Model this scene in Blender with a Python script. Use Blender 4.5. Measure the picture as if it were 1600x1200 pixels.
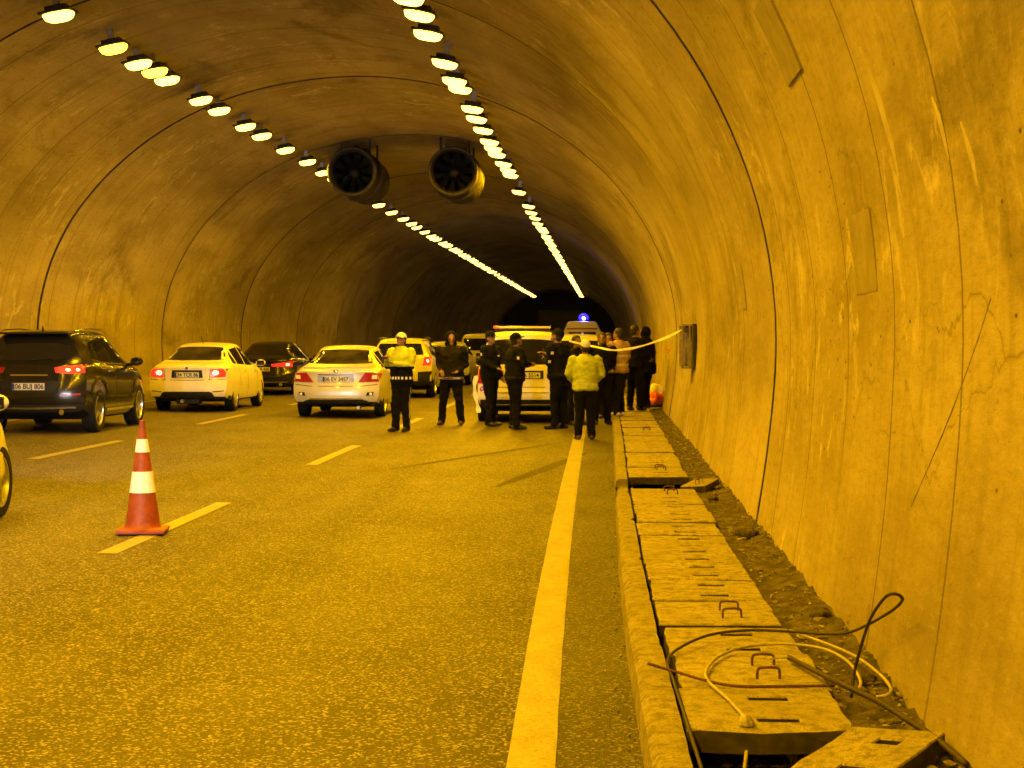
import bpy, bmesh, math, random
import numpy as np
from mathutils import Vector, Matrix
from mathutils.bvhtree import BVHTree
random.seed(7); RNG = np.random.default_rng(7)
R = math.radians
S = bpy.context.scene
for o in list(bpy.data.objects): bpy.data.objects.remove(o)

# ---------------------------------------------------------------- camera, world, exposure
cam_d = bpy.data.cameras.new('camera'); cam = bpy.data.objects.new('camera', cam_d)
S.collection.objects.link(cam); S.camera = cam
cam_d.sensor_width = 36; cam_d.lens = 60.75; cam_d.clip_start = .05; cam_d.clip_end = 900
cam.location = (0, 0, 1.65)
cam.rotation_euler = (R(90 - 1.483), 0, R(3.032))
W = bpy.data.worlds.new('World'); S.world = W; W.use_nodes = True
wn = W.node_tree; wbg = wn.nodes['Background']
sky = wn.nodes.new('ShaderNodeTexSky'); sky.sky_type = 'NISHITA'; sky.sun_disc = False
sky.sun_elevation = R(0.5); sky.sun_rotation = R(200)
wn.links.new(sky.outputs[0], wbg.inputs[0]); wbg.inputs[1].default_value = .004
S.view_settings.view_transform = 'Standard'; S.view_settings.look = 'None'
S.view_settings.gamma = 1; S.view_settings.use_curve_mapping = False
S.view_settings.exposure = 0.0
S.cycles.use_denoising = True
S.cycles.max_bounces = 4; S.cycles.diffuse_bounces = 3; S.cycles.glossy_bounces = 2
S.cycles.use_adaptive_sampling = True; S.cycles.adaptive_threshold = .035; S.cycles.adaptive_min_samples = 12
S.cycles.sample_clamp_indirect = 8
S.cycles.use_light_tree = True
LAMP = (1.0, .492, .0007)
LAMP_STRENGTH = 1660.0

# ---------------------------------------------------------------- helpers
COL = S.collection
def link(name, me, mat=None, parent=None, loc=None, rot=None, scale=None):
    o = bpy.data.objects.new(name, me); COL.objects.link(o)
    if mat is not None and me is not None:
        for m in (mat if isinstance(mat, (list, tuple)) else [mat]): me.materials.append(m)
    if parent is not None: o.parent = parent
    if loc is not None: o.location = loc
    if rot is not None: o.rotation_euler = rot
    if scale is not None: o.scale = scale
    return o
def tag(o, label, cat, group=None, kind=None):
    if label: o['label'] = label
    if cat: o['category'] = cat
    if group: o['group'] = group
    if kind: o['kind'] = kind
    return o
def empty(name, loc=(0, 0, 0), rz=0):
    o = bpy.data.objects.new(name, None); COL.objects.link(o)
    o.empty_display_size = .2; o.location = loc; o.rotation_euler = (0, 0, rz); return o
def struct(o, label=None):
    o['kind'] = 'structure'
    if label: o['label'] = label
    return o
def bm_mesh(name, bm, smooth=False, angle=None):
    me = bpy.data.meshes.new(name); bmesh.ops.recalc_face_normals(bm, faces=bm.faces)
    bm.to_mesh(me); bm.free()
    if smooth:
        me.shade_smooth()
        if angle: me.set_sharp_from_angle(angle=R(angle))
    return me
def grid_mesh(name, P, closed_u=False, smooth=True, uv=None, flip=False):
    """P: (n,m,3) array of points -> quad sheet"""
    n, m = P.shape[:2]
    v = P.reshape(-1, 3).tolist(); f = []
    for i in range(n if closed_u else n - 1):
        a = i * m; b = ((i + 1) % n) * m
        for j in range(m - 1):
            q = (a + j, a + j + 1, b + j + 1, b + j)
            f.append(q[::-1] if flip else q)
    me = bpy.data.meshes.new(name); me.from_pydata(v, [], f)
    if uv is not None:
        l = me.uv_layers.new(name='UVMap'); U = uv.reshape(-1, 2)
        idx = np.empty(len(me.loops), dtype=np.int32); me.loops.foreach_get('vertex_index', idx)
        l.data.foreach_set('uv', U[idx].astype(np.float32).ravel())
    if smooth: me.shade_smooth()
    return me
def add_box(bm, c, s, rot=None, bevel=0):
    M = Matrix.Translation(c) @ (rot if rot is not None else Matrix.Identity(4)) @ Matrix.Diagonal((s[0], s[1], s[2], 1))
    r = bmesh.ops.create_cube(bm, size=1, matrix=M)
    if bevel:
        es = list({e for v in r['verts'] for e in v.link_edges})
        bmesh.ops.bevel(bm, geom=es, offset=bevel, segments=2, affect='EDGES', profile=.6)
def add_tube(bm, pts, rad, seg=8, caps=True):
    pts = [Vector(p) for p in pts]; n = len(pts)
    rads = rad if isinstance(rad, (list, tuple)) else [rad] * n
    up = Vector((0, 0, 1)); rings = []; prev = None
    for i, p in enumerate(pts):
        t = (pts[min(i + 1, n - 1)] - pts[max(i - 1, 0)]).normalized()
        if prev is None:
            a = up.cross(t)
            if a.length < 1e-3: a = Vector((1, 0, 0)).cross(t)
            a.normalize()
        else:
            a = prev - t * prev.dot(t); a.normalize()
        prev = a; b = t.cross(a)
        rings.append([bm.verts.new(p + (a * math.cos(2 * math.pi * k / seg) + b * math.sin(2 * math.pi * k / seg)) * rads[i]) for k in range(seg)])
    for i in range(n - 1):
        for k in range(seg):
            bm.faces.new((rings[i][k], rings[i][(k + 1) % seg], rings[i + 1][(k + 1) % seg], rings[i + 1][k]))
    if caps:
        bm.faces.new(rings[0][::-1]); bm.faces.new(rings[-1])
def add_lathe(bm, prof, seg=24, M=None, close=False):
    """prof: list of (r, z); spun about z then moved by M"""
    M = M or Matrix.Identity(4); rings = []
    for r, z in prof:
        if r < 1e-6: rings.append([bm.verts.new(M @ Vector((0, 0, z)))])
        else: rings.append([bm.verts.new(M @ Vector((r * math.cos(2 * math.pi * k / seg), r * math.sin(2 * math.pi * k / seg), z))) for k in range(seg)])
    prs = list(zip(rings[:-1], rings[1:]))
    if close: prs.append((rings[-1], rings[0]))
    for A, B in prs:
        for k in range(seg):
            k2 = (k + 1) % seg
            if len(A) == 1 and len(B) == 1: continue
            if len(A) == 1: bm.faces.new((A[0], B[k], B[k2]))
            elif len(B) == 1: bm.faces.new((A[k], A[k2], B[0]))
            else: bm.faces.new((A[k], A[k2], B[k2], B[k]))
def catmull(pts, n=8):
    P = [Vector(p) for p in pts]; P = [P[0] * 2 - P[1]] + P + [P[-1] * 2 - P[-2]]; out = []
    for i in range(1, len(P) - 2):
        for k in range(n):
            t = k / n; a, b, c, d = P[i - 1:i + 3]
            out.append(.5 * ((2 * b) + (c - a) * t + (2 * a - 5 * b + 4 * c - d) * t * t + (3 * b - a - 3 * c + d) * t ** 3))
    out.append(P[-2]); return out
def smooth_noise(x, seed=0):
    """cheap 1-D value noise, numpy"""
    x = np.asarray(x, float); i = np.floor(x).astype(int); f = x - i; f = f * f * (3 - 2 * f)
    h = lambda k: (np.sin(k * 127.1 + seed * 311.7) * 43758.5453) % 1
    return (h(i) * (1 - f) + h(i + 1) * f) * 2 - 1
def noise2(x, y, seed=0):
    x = np.asarray(x, float); y = np.asarray(y, float); i = np.floor(x); j = np.floor(y); f = x - i; g = y - j
    f = f * f * (3 - 2 * f); g = g * g * (3 - 2 * g)
    h = lambda a, b: (np.sin(a * 127.1 + b * 269.5 + seed * 31.7) * 43758.5453) % 1
    return ((h(i, j) * (1 - f) + h(i + 1, j) * f) * (1 - g) + (h(i, j + 1) * (1 - f) + h(i + 1, j + 1) * f) * g) * 2 - 1

# ---------------------------------------------------------------- materials
def mat(name, col=(.5, .5, .5), rough=.5, metal=0, spec=.5, coat=0, emit=None, es=0, noise=None, bump=None, coord='Object'):
    """principled material; noise=(scale, col2, contrast lo, hi); bump=(scale, strength, distance)"""
    m = bpy.data.materials.new(name); m.use_nodes = True; nt = m.node_tree; b = nt.nodes['Principled BSDF']
    b.inputs['Base Color'].default_value = (*col, 1); b.inputs['Roughness'].default_value = rough
    b.inputs['Metallic'].default_value = metal; b.inputs['Specular IOR Level'].default_value = spec
    b.inputs['Coat Weight'].default_value = coat; b.inputs['Coat Roughness'].default_value = .04
    if emit: b.inputs['Emission Color'].default_value = (*emit, 1); b.inputs['Emission Strength'].default_value = es
    if noise or bump: tc = nt.nodes.new('ShaderNodeTexCoord')
    if noise:
        n = nt.nodes.new('ShaderNodeTexNoise'); n.inputs['Scale'].default_value = noise[0]; n.inputs['Detail'].default_value = 6
        nt.links.new(tc.outputs[coord], n.inputs['Vector'])
        r = nt.nodes.new('ShaderNodeValToRGB'); r.color_ramp.elements[0].position = noise[2]; r.color_ramp.elements[1].position = noise[3]
        r.color_ramp.elements[0].color = (*col, 1); r.color_ramp.elements[1].color = (*noise[1], 1)
        nt.links.new(n.outputs['Fac'], r.inputs[0]); nt.links.new(r.outputs[0], b.inputs['Base Color'])
    if bump:
        n = nt.nodes.new('ShaderNodeTexNoise'); n.inputs['Scale'].default_value = bump[0]; n.inputs['Detail'].default_value = 5
        nt.links.new(tc.outputs[coord], n.inputs['Vector'])
        bp = nt.nodes.new('ShaderNodeBump'); bp.inputs['Strength'].default_value = bump[1]; bp.inputs['Distance'].default_value = bump[2]
        nt.links.new(n.outputs['Fac'], bp.inputs['Height']); nt.links.new(bp.outputs[0], b.inputs['Normal'])
    return m
class NT:
    """small node-graph writer"""
    def __init__(s, name):
        s.m = bpy.data.materials.new(name); s.m.use_nodes = True; s.t = s.m.node_tree; s.b = s.t.nodes['Principled BSDF']
    def n(s, typ, **kw):
        nd = s.t.nodes.new('ShaderNode' + typ)
        for k, v in kw.items():
            if k.startswith('_'): setattr(nd, k[1:], v)
            else:
                inp = nd.inputs[int(k[1:]) if k[0] == 'i' and k[1:].isdigit() else k.replace('_', ' ')]
                if isinstance(v, bpy.types.NodeSocket): s.t.links.new(v, inp)
                else: inp.default_value = v
        return nd
    def ramp(s, fac, stops):
        r = s.n('ValToRGB'); s.t.links.new(fac, r.inputs[0]); e = r.color_ramp.elements
        while len(e) < len(stops): e.new(.5)
        for el, (p, c) in zip(e, stops):
            el.position = p; el.color = (c, c, c, 1) if isinstance(c, (int, float)) else (*c, 1)
        return r.outputs[0]
    def mix(s, fac, a, b, mode='MIX'):
        x = s.n('Mix', _data_type='RGBA', _blend_type=mode)
        for v, i in ((fac, 0), (a, 6), (b, 7)):
            if isinstance(v, bpy.types.NodeSocket): s.t.links.new(v, x.inputs[i])
            elif i == 0: x.inputs[0].default_value = v
            else: x.inputs[i].default_value = (*v, 1)
        return x.outputs[2]
    def mapping(s, vec, scale=(1, 1, 1), loc=(0, 0, 0), rot=(0, 0, 0)):
        return s.n('Mapping', i0=vec, Scale=scale, Location=loc, Rotation=rot).outputs[0]
    def noise(s, vec, scale, detail=5, rough=.55, dist=0):
        return s.n('TexNoise', Vector=vec, Scale=scale, Detail=detail, Roughness=rough, Distortion=dist).outputs['Fac']
    def math(s, op, a, b=0.0):
        return s.n('Math', _operation=op, i0=a, i1=b).outputs[0]
    def out(s, col=None, rough=None, normal=None, **kw):
        for k, v in (('Base Color', col), ('Roughness', rough), ('Normal', normal)):
            if v is None: continue
            if isinstance(v, bpy.types.NodeSocket): s.t.links.new(v, s.b.inputs[k])
            else: s.b.inputs[k].default_value = (*v, 1) if k == 'Base Color' else v
        for k, v in kw.items(): s.b.inputs[k.replace('_', ' ')].default_value = v
        return s.m

def concrete_wall_material():
    # u runs along the bore, v up the wall; the wall is seen at a flat angle, so stains are longer along u
    g = NT('tunnel_concrete'); uv = g.n('TexCoord').outputs['UV']
    big = g.noise(g.mapping(uv, (.10, .30, 1)), 1, 4, .6)
    mid = g.noise(g.mapping(uv, (.30, .8, 1), (6, 1, 0)), 1, 6, .7, .3)
    streak = g.noise(g.mapping(uv, (2.4, .22, 1)), 1, 4, .66, .15)
    fstreak = g.noise(g.mapping(uv, (9, .7, 1)), 1, 3, .65, .15)
    col = g.mix(g.ramp(big, [(.34, 0), (.66, 1)]), (.27, .228, .154), (.46, .395, .275))
    col = g.mix(g.ramp(mid, [(.36, .42), (.5, 0)]), col, (.16, .13, .082))
    col = g.mix(g.ramp(mid, [(.54, 0), (.68, .5)]), col, (.50, .44, .325))
    col = g.mix(g.ramp(streak, [(.32, .3), (.46, 0)]), col, (.13, .105, .066))
    col = g.mix(g.ramp(fstreak, [(.34, .2), (.47, 0)]), col, (.15, .122, .078))
    # pale rubbed and mineral patches
    run = g.noise(g.mapping(uv, (2.2, 1.6, 1), (4, 9, 0)), 1, 6, .72, 1.2)
    patch = g.noise(g.mapping(uv, (.22, .7, 1), (1.7, 3, 0)), 1, 3)
    col = g.mix(g.math('MULTIPLY', g.ramp(run, [(.55, 0), (.62, .75)]), g.ramp(patch, [(.50, 0), (.60, 1)])), col, (.60, .535, .40))
    # soot blotches with ragged edges
    soot = g.noise(g.mapping(uv, (.28, .42, 1), (8, 2, 0)), 1, 7, .74, .5)
    col = g.mix(g.ramp(soot, [(.55, 0), (.66, .6)]), col, (.10, .082, .052))
    # pits
    vor = g.n('TexVoronoi', Vector=g.mapping(uv, (2.6, 5.5, 1)), Scale=1.7, Randomness=1).outputs['Distance']
    pm = g.noise(g.mapping(uv, (.35, .7, 1), (5, 5, 0)), 1, 4)
    pit = g.math('MULTIPLY', g.ramp(vor, [(.05, 1), (.12, 0)]), g.ramp(pm, [(.47, 0), (.55, 1)]))
    col = g.mix(pit, col, (.06, .047, .03))
    # hairline cracks
    cr = g.n('TexVoronoi', Vector=g.n('VectorMath', _operation='ADD', i0=g.mapping(uv, (.16, .34, 1)), i1=g.mapping(g.n('TexNoise', Vector=uv, Scale=1.3, Detail=4.0).outputs['Color'], (.22, .22, 1))).outputs[0], Scale=1.0, _feature='DISTANCE_TO_EDGE').outputs['Distance']
    cm = g.noise(g.mapping(uv, (.12, .3, 1), (9, 1, 0)), 1, 3)
    col = g.mix(g.math('MULTIPLY', g.ramp(cr, [(.0015, .6), (.0045, 0)]), g.ramp(cm, [(.53, 0), (.61, 1)])), col, (.08, .062, .038))
    # shutter panel seams
    sep = g.n('SeparateXYZ', i0=uv); u = sep.outputs[0]; v = sep.outputs[1]
    wob = g.math('MULTIPLY', g.math('SUBTRACT', g.noise(g.mapping(uv, (.6, .5, 1)), 1, 3), .5), .03)
    def seam(c, period, width, off):
        f = g.math('FRACT', g.math('DIVIDE', g.math('ADD', g.math('ADD', c, wob), off), period))
        return g.math('LESS_THAN', g.math('ABSOLUTE', g.math('SUBTRACT', f, .5)), width / period)
    brk = g.ramp(g.noise(g.mapping(uv, (.4, .25, 1), (2, 7, 0)), 1, 4), [(.36, .1), (.48, .8)])
    sm = seam(u, 1.608, .016, .8)
    col = g.mix(g.math('MULTIPLY', sm, brk), col, (.09, .072, .044))
    grain = g.noise(g.mapping(uv, (7, 17, 1)), 1, 4, .78)
    col = g.mix(g.ramp(grain, [(.33, .32), (.48, 0)]), col, (.14, .113, .072))
    col = g.mix(g.ramp(grain, [(.56, 0), (.74, .3)]), col, (.58, .515, .385))
    hgt = g.math('ADD', grain, g.math('MULTIPLY', pit, -.5))
    bp = g.n('Bump', Height=hgt, Strength=.5, Distance=.015).outputs[0]
    return g.out(col, .9, bp, Specular_IOR_Level=.25)

def asphalt_material():
    g = NT('asphalt'); ob = g.n('TexCoord').outputs['Object']
    fine = g.noise(g.mapping(ob, (1, .8, 1)), 110, 3, .75)
    gr = g.n('TexVoronoi', Vector=ob, Scale=84, Randomness=1)
    big = g.noise(g.mapping(ob, (.5, .11, 1)), 1, 6, .6)
    patch = g.noise(g.mapping(ob, (.8, .5, 1), (3, 1, 0)), 1, 5)
    col = g.mix(g.ramp(big, [(.32, 0), (.68, 1)]), (.050, .045, .037), (.118, .107, .088))
    oil = g.noise(g.mapping(ob, (1.25, .035, 1), (2, 0, 0)), 1, 4, .6)
    col = g.mix(g.ramp(oil, [(.50, 0), (.62, .75)]), col, (.030, .027, .023))
    spot = g.noise(g.mapping(ob, (1.1, .7, 1), (7, 4, 0)), 1, 5, .7)
    col = g.mix(g.ramp(spot, [(.56, 0), (.68, .7)]), col, (.026, .024, .020))
    col = g.mix(g.ramp(patch, [(.5, 0), (.75, .5)]), col, (.06, .055, .047))
    col = g.mix(g.ramp(fine, [(.38, .95), (.60, 0)]), col, (.010, .009, .007))
    gc = g.ramp(g.n('SeparateColor', i0=gr.outputs['Color']).outputs[0], [(.78, 0), (.92, .85)])
    col = g.mix(gc, col, (.36, .325, .27))
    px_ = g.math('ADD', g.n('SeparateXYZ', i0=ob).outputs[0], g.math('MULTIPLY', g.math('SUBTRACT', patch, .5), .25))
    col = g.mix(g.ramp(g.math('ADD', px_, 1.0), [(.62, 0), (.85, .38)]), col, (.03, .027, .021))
    hgt = g.math('ADD', g.math('MULTIPLY', gr.outputs['Distance'], -.8), g.math('MULTIPLY', fine, .7))
    bp = g.n('Bump', Height=hgt, Strength=.8, Distance=.009).outputs[0]
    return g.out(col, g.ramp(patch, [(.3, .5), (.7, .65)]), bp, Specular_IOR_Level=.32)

def paint_line_material():
    g = NT('road_paint'); ob = g.n('TexCoord').outputs['Object']
    wear = g.noise(g.mapping(ob, (6, 2.2, 1)), 1, 8, .7); spk = g.noise(ob, 70, 3, .7)
    col = g.mix(g.ramp(wear, [(.35, 0), (.7, .7)]), (.34, .315, .26), (.19, .174, .142))
    col = g.mix(g.ramp(spk, [(.34, .9), (.47, 0)]), col, (.12, .107, .085))
    cr = g.noise(g.mapping(ob, (1.5, 11, 1)), 1, 3, .6)
    col = g.mix(g.ramp(cr, [(.27, .7), (.33, 0)]), col, (.2, .18, .14))
    bp = g.n('Bump', Height=spk, Strength=.4, Distance=.004).outputs[0]
    return g.out(col, .5, bp)

def cast_concrete(name, c1, c2, dark, sc=1.0):
    g = NT(name); ob = g.n('TexCoord').outputs['Object']
    info = g.n('ObjectInfo').outputs['Random']
    off = g.n('CombineXYZ', i0=g.math('MULTIPLY', info, 37.0), i1=g.math('MULTIPLY', info, 11.0)).outputs[0]
    vec = g.n('VectorMath', _operation='ADD', i0=ob, i1=off).outputs[0]
    a = g.noise(vec, 2.6 * sc, 4, .65, .4); b = g.noise(vec, 14 * sc, 3, .7); c = g.noise(vec, 90 * sc, 2, .7)
    col = g.mix(g.ramp(a, [(.3, 0), (.7, 1)]), c1, c2)
    col = g.mix(g.ramp(b, [(.36, .85), (.55, 0)]), col, dark)
    col = g.mix(g.ramp(c, [(.34, .75), (.5, 0)]), col, tuple(x * .5 for x in dark))
    col = g.mix(g.math('MULTIPLY', g.math('ABSOLUTE', g.math('SUBTRACT', info, .5)), .8), col, tuple(x * .8 for x in c1))
    h = g.math('ADD', g.math('MULTIPLY', b, .7), g.math('MULTIPLY', c, .4))
    bp = g.n('Bump', Height=h, Strength=.7, Distance=.012).outputs[0]
    return g.out(col, .85, bp)

M = {}
M['lining'] = concrete_wall_material()
M['asphalt'] = asphalt_material()
M['line'] = paint_line_material()
M['slab'] = cast_concrete('slab_concrete', (.27, .237, .178), (.46, .41, .315), (.10, .083, .056))
M['kerb'] = cast_concrete('kerb_concrete', (.22, .194, .145), (.35, .312, .238), (.09, .075, .05))
M['dark_gap'] = mat('joint_filler', (.02, .016, .011), .95, noise=(8, (.045, .036, .024), .35, .65))
M['soil'] = mat('gutter_soil', (.045, .036, .024), .95, noise=(9, (.15, .125, .085), .42, .75), bump=(40, .9, .03))
M['debris'] = mat('debris', (.12, .10, .075), .9, noise=(14, (.4, .36, .3), .4, .7))
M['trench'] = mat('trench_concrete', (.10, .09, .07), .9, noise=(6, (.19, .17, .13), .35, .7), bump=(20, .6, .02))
M['rebar'] = mat('rusty_steel', (.075, .032, .016), .75, .3, noise=(60, (.14, .06, .028), .4, .7))
M['cable_grey'] = mat('cable_sheath', (.38, .35, .30), .5, noise=(30, (.25, .22, .18), .4, .7))
M['cable_dark'] = mat('cable_black', (.02, .012, .009), .7, noise=(40, (.06, .045, .03), .5, .8))
M['steel'] = mat('galvanised_steel', (.34, .33, .31), .42, .75, noise=(12, (.22, .2, .18), .4, .7))
M['soot_steel'] = mat('sooty_fan_steel', (.022, .019, .015), .6, .2, noise=(7, (.012, .010, .008), .4, .65))
M['fan_rim'] = mat('fan_rim_steel', (.06, .053, .043), .55, .3, noise=(12, (.03, .026, .02), .4, .7))
M['slab_side'] = mat('shaded_slab_side', (.025, .021, .015), .95, noise=(18, (.055, .046, .033), .4, .7))  # shade on the slab sides and ends put into a darker colour
M['fan_dark'] = mat('fan_interior', (.012, .011, .009), .6, .2)
M['fan_blade'] = mat('fan_blade', (.035, .031, .026), .45, .5)
M['housing'] = mat('lamp_housing', (.03, .027, .022), .6, .3)

# ================================================================ the tunnel
CX, A_, B_, EYE = -4.9, 6.33, 5.15, 1.65
def road_z(x): return np.maximum(0, -(np.asarray(x, float) + .3) * .018)
def arch(n_side=14, n_arc=72):
    """inner profile from the right foot over the crown to the left foot, with arc length"""
    pts = []
    for k in range(n_side):
        z = -.25 + (EYE + .25) * k / n_side; d = (EYE - z)
        pts.append((CX + A_ - .16 * (d / 1.6) ** 1.7, z))
    for k in range(n_arc + 1):
        t = math.pi * k / n_arc; pts.append((CX + A_ * math.cos(t), EYE + B_ * math.sin(t)))
    for k in range(n_side - 1, -1, -1):
        z = -.25 + (EYE + .25) * k / n_side; d = (EYE - z)
        pts.append((CX - A_ + .16 * (d / 1.6) ** 1.7, z))
    P = np.array(pts); T = np.gradient(P, axis=0); T /= np.linalg.norm(T, axis=1)[:, None]
    N = np.stack([T[:, 1], -T[:, 0]], 1)           # outward
    N *= np.sign(np.sum(N * (P - np.array([CX, 1.2])), 1))[:, None]
    s = np.concatenate([[0], np.cumsum(np.linalg.norm(np.diff(P, axis=0), axis=1))])
    return P, N, s
AP, AN, AS = arch()
RING0, RING = 14.5, 9.65
lining = empty('tunnel_lining', (0, 0, 0)); struct(lining, 'arched concrete tunnel lining cast in rings with dark joints between them')
for k in range(-6, 20):
    y0 = RING0 + RING * k; y1 = y0 + RING
    near = -2 <= k <= 3
    ys = np.concatenate([[y0 + .048, y0 + .050, y0 + .056], np.linspace(y0 + .2, y1 - .2, 26 if near else 6), [y1 - .056, y1 - .050, y1 - .048]])
    out = np.zeros(len(ys)); out[0] = out[-1] = .06; out[1] = out[-2] = .004
    G = np.zeros((len(ys), len(AP), 3)); UV = np.zeros((len(ys), len(AP), 2)); jit = random.uniform(-.006, .006)
    for i, y in enumerate(ys):
        und = .010 * noise2(np.full(len(AS), y * .55), AS * .5, 3) + .004 * noise2(np.full(len(AS), y * 2.1), AS * 1.9, 5)
        d = out[i] + jit + und
        G[i, :, 0] = AP[:, 0] + AN[:, 0] * d; G[i, :, 2] = AP[:, 1] + AN[:, 1] * d; G[i, :, 1] = y
        UV[i, :, 0] = y + k * 3.7; UV[i, :, 1] = AS
    me = grid_mesh('lining_ring', G, uv=UV); o = link('lining_ring', me, [M['lining'], M['dark_gap']], lining)
    nr = len(AP) - 1; mi = np.zeros(len(me.polygons), np.int32); mi[:2 * nr] = 1; mi[-2 * nr:] = 1; me.polygons.foreach_set('material_index', mi)
for k in range(-5, 20):
    yj = RING0 + RING * k; yy_ = (yj - .1, yj - .03, yj + .03, yj + .1); back = np.zeros((4, len(AP), 3))
    for i, y in enumerate(yy_):
        dd = .045 + .012 * smooth_noise(AS * 1.7 + i, k) + (0 if i in (1, 2) else .01)
        back[i, :, 0] = AP[:, 0] + AN[:, 0] * dd; back[i, :, 2] = AP[:, 1] + AN[:, 1] * dd; back[i, :, 1] = y
    link('joint_seal', grid_mesh('joint_seal', back), M['dark_gap'], lining)
# closed night end behind and far ahead: rock face where the bore leaves view
def bore_wall(y):     # the lining that curves across the view where the bore bends away
    bm = bmesh.new(); vs = [bm.verts.new((p[0] + n[0] * .1, y, p[1] + n[1] * .1)) for p, n in zip(AP, AN)]
    bm.faces.new(vs); return bm_mesh('bore_end', bm)
link('bore_end', bore_wall(188), M['lining'], lining)
link('bore_end', bore_wall(-44.5), M['dark_gap'], lining)

def wall_pt(y, z, off=0.0, side=1):
    """point on the right (side=1) / left wall surface at height z, off metres into the bore"""
    if z < EYE: x = A_ - .16 * ((EYE - z) / 1.6) ** 1.7
    else: x = A_ * math.sqrt(max(0, 1 - ((z - EYE) / B_) ** 2))
    nx = -1.0 if z < EYE else -x / A_ ** 2; nz = 0.0 if z < EYE else -(z - EYE) / B_ ** 2
    l = math.hypot(nx, nz)
    return Vector((CX + side * (x + nx / l * off), y, z + nz / l * off))
# shutter-window patches and scrape marks on the right-hand wall
def wall_patch(name, y0, y1, z0, z1, mt, off=.012, ny=4, nz=8, skew=0):
    G = np.zeros((ny + 3, nz + 3, 3))
    for i in range(ny + 3):
        for j in range(nz + 3):
            fi = min(max((i - 1) / ny, 0), 1); fj = min(max((j - 1) / nz, 0), 1)
            edge = i in (0, ny + 2) or j in (0, nz + 2)
            y = y0 + (y1 - y0) * fi + skew * (fj); z = z0 + (z1 - z0) * fj
            G[i, j] = wall_pt(y, z, -.03 if edge else off)
    UV = np.stack([G[:, :, 1], G[:, :, 2]], 2)
    return link(name, grid_mesh(name, G, uv=UV, smooth=False), mt, lining)
M['patch'] = mat('patched_concrete', (.30, .262, .195), .85, noise=(5, (.22, .19, .135), .35, .65), bump=(30, .5, .01))
M['pale_run'] = mat('pale_limescale', (.52, .46, .34), .9, spec=.2, noise=(9, (.40, .35, .25), .35, .7))
M['scuff'] = mat('rubber_scuff', (.12, .095, .06), .9, noise=(20, (.22, .18, .12), .4, .7))
wall_patch('formwork_patch', 9.0, 9.75, 1.9, 2.33, M['patch'], .016)
wall_patch('formwork_patch', 10.0, 10.7, 3.2, 3.66, M['patch'], .016)
wall_patch('formwork_patch', 17.2, 17.7, 1.95, 2.4, M['patch'], .014)
def runs(pts, w, mt, name, off=.0135):
    """thin tapering mark along wall points (y, z)"""
    n = len(pts); G = np.zeros((n, 3, 3))
    for i, (y, z) in enumerate(pts):
        k = w * math.sin(math.pi * (i + .15) / (n - .7)) + .001
        for j, s in enumerate((-1, 0, 1)): G[i, j] = wall_pt(y + s * k, z, off if j == 1 else -.002)
    return link(name, grid_mesh(name, G), mt, lining)
def lin(a, b, n): return [(a[0] + (b[0] - a[0]) * t / (n - 1), a[1] + (b[1] - a[1]) * t / (n - 1)) for t in range(n)]
runs(lin((8.2, 3.02), (8.05, 2.38), 14), .12, M['pale_run'], 'limescale_run')
runs(lin((7.0, 2.62), (6.93, 2.36), 8), .09, M['pale_run'], 'limescale_run')
runs(lin((6.6, 2.47), (6.5, 2.22), 8), .09, M['pale_run'], 'limescale_run')
runs(lin((8.1, 3.5), (8.05, 3.25), 8), .08, M['pale_run'], 'limescale_run')
runs(lin((6.42, 1.80), (7.05, 1.38), 14), .022, M['scuff'], 'scuff_mark')
runs(lin((7.05, 1.38), (7.8, .9), 12), .006, M['scuff'], 'scuff_mark')

# ---------------------------------------------------------------- road
xs = np.array([-11.4, -9, -7.2, -5, -3.7, -2, -.9, -.3, .2]); ysr = np.concatenate([np.linspace(-44.4, 60, 80), np.linspace(63, 312, 60)])
G = np.zeros((len(xs), len(ysr), 3)); G[:, :, 0] = xs[:, None]; G[:, :, 1] = ysr[None]; G[:, :, 2] = road_z(xs)[:, None]
G[:, :, 2] += .006 * noise2(G[:, :, 0] * .5, G[:, :, 1] * .3, 2) * (G[:, :, 0] < -.5)
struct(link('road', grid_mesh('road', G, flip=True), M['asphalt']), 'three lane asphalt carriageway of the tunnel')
def strip(name, y0, y1, xc, w, parent=None, n=None):
    n = n or max(2, int((y1 - y0) / .5)); G = np.zeros((2, n, 3))
    for j in range(n):
        y = y0 + (y1 - y0) * j / (n - 1); c = xc(y) if callable(xc) else xc
        for i, s in enumerate((-1, 1)):
            x = c + s * (w / 2 + .0022 * float(smooth_noise(y * 3 + i * 50, 4)))
            G[i, j] = (x, y, float(road_z(x)) + .006 * float(noise2(x * .5, y * .3, 2)) * (x < -.5) + .0055)
    return link(name, grid_mesh(name, G, flip=True), M['line'], parent)
marks = empty('lane_markings'); struct(marks, 'painted lane lines on the tunnel road')
edge_x = lambda y: (-.268 - .155 * (1 - math.exp(-(y - 6) / 10))) if y > 6 else -.268 - .0155 * (max(y, -3) - 6)
strip('edge_line', -44, 310, edge_x, .19, marks, 700)
strip('edge_line', -44, 310, -10.66, .15, marks, 300)
for k in range(-6, 33):
    y = 12.6 + 9.0 * k
    strip('lane_dash', y, y + 4.0, -3.68, .15, marks); strip('lane_dash', y, y + 4.0, -7.25, .15, marks)
M['tyre_mark'] = mat('tyre_rubber_mark', (.026, .023, .019), .75, spec=.2, noise=(16, (.085, .077, .064), .38, .58), bump=(90, .6, .006))
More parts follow.
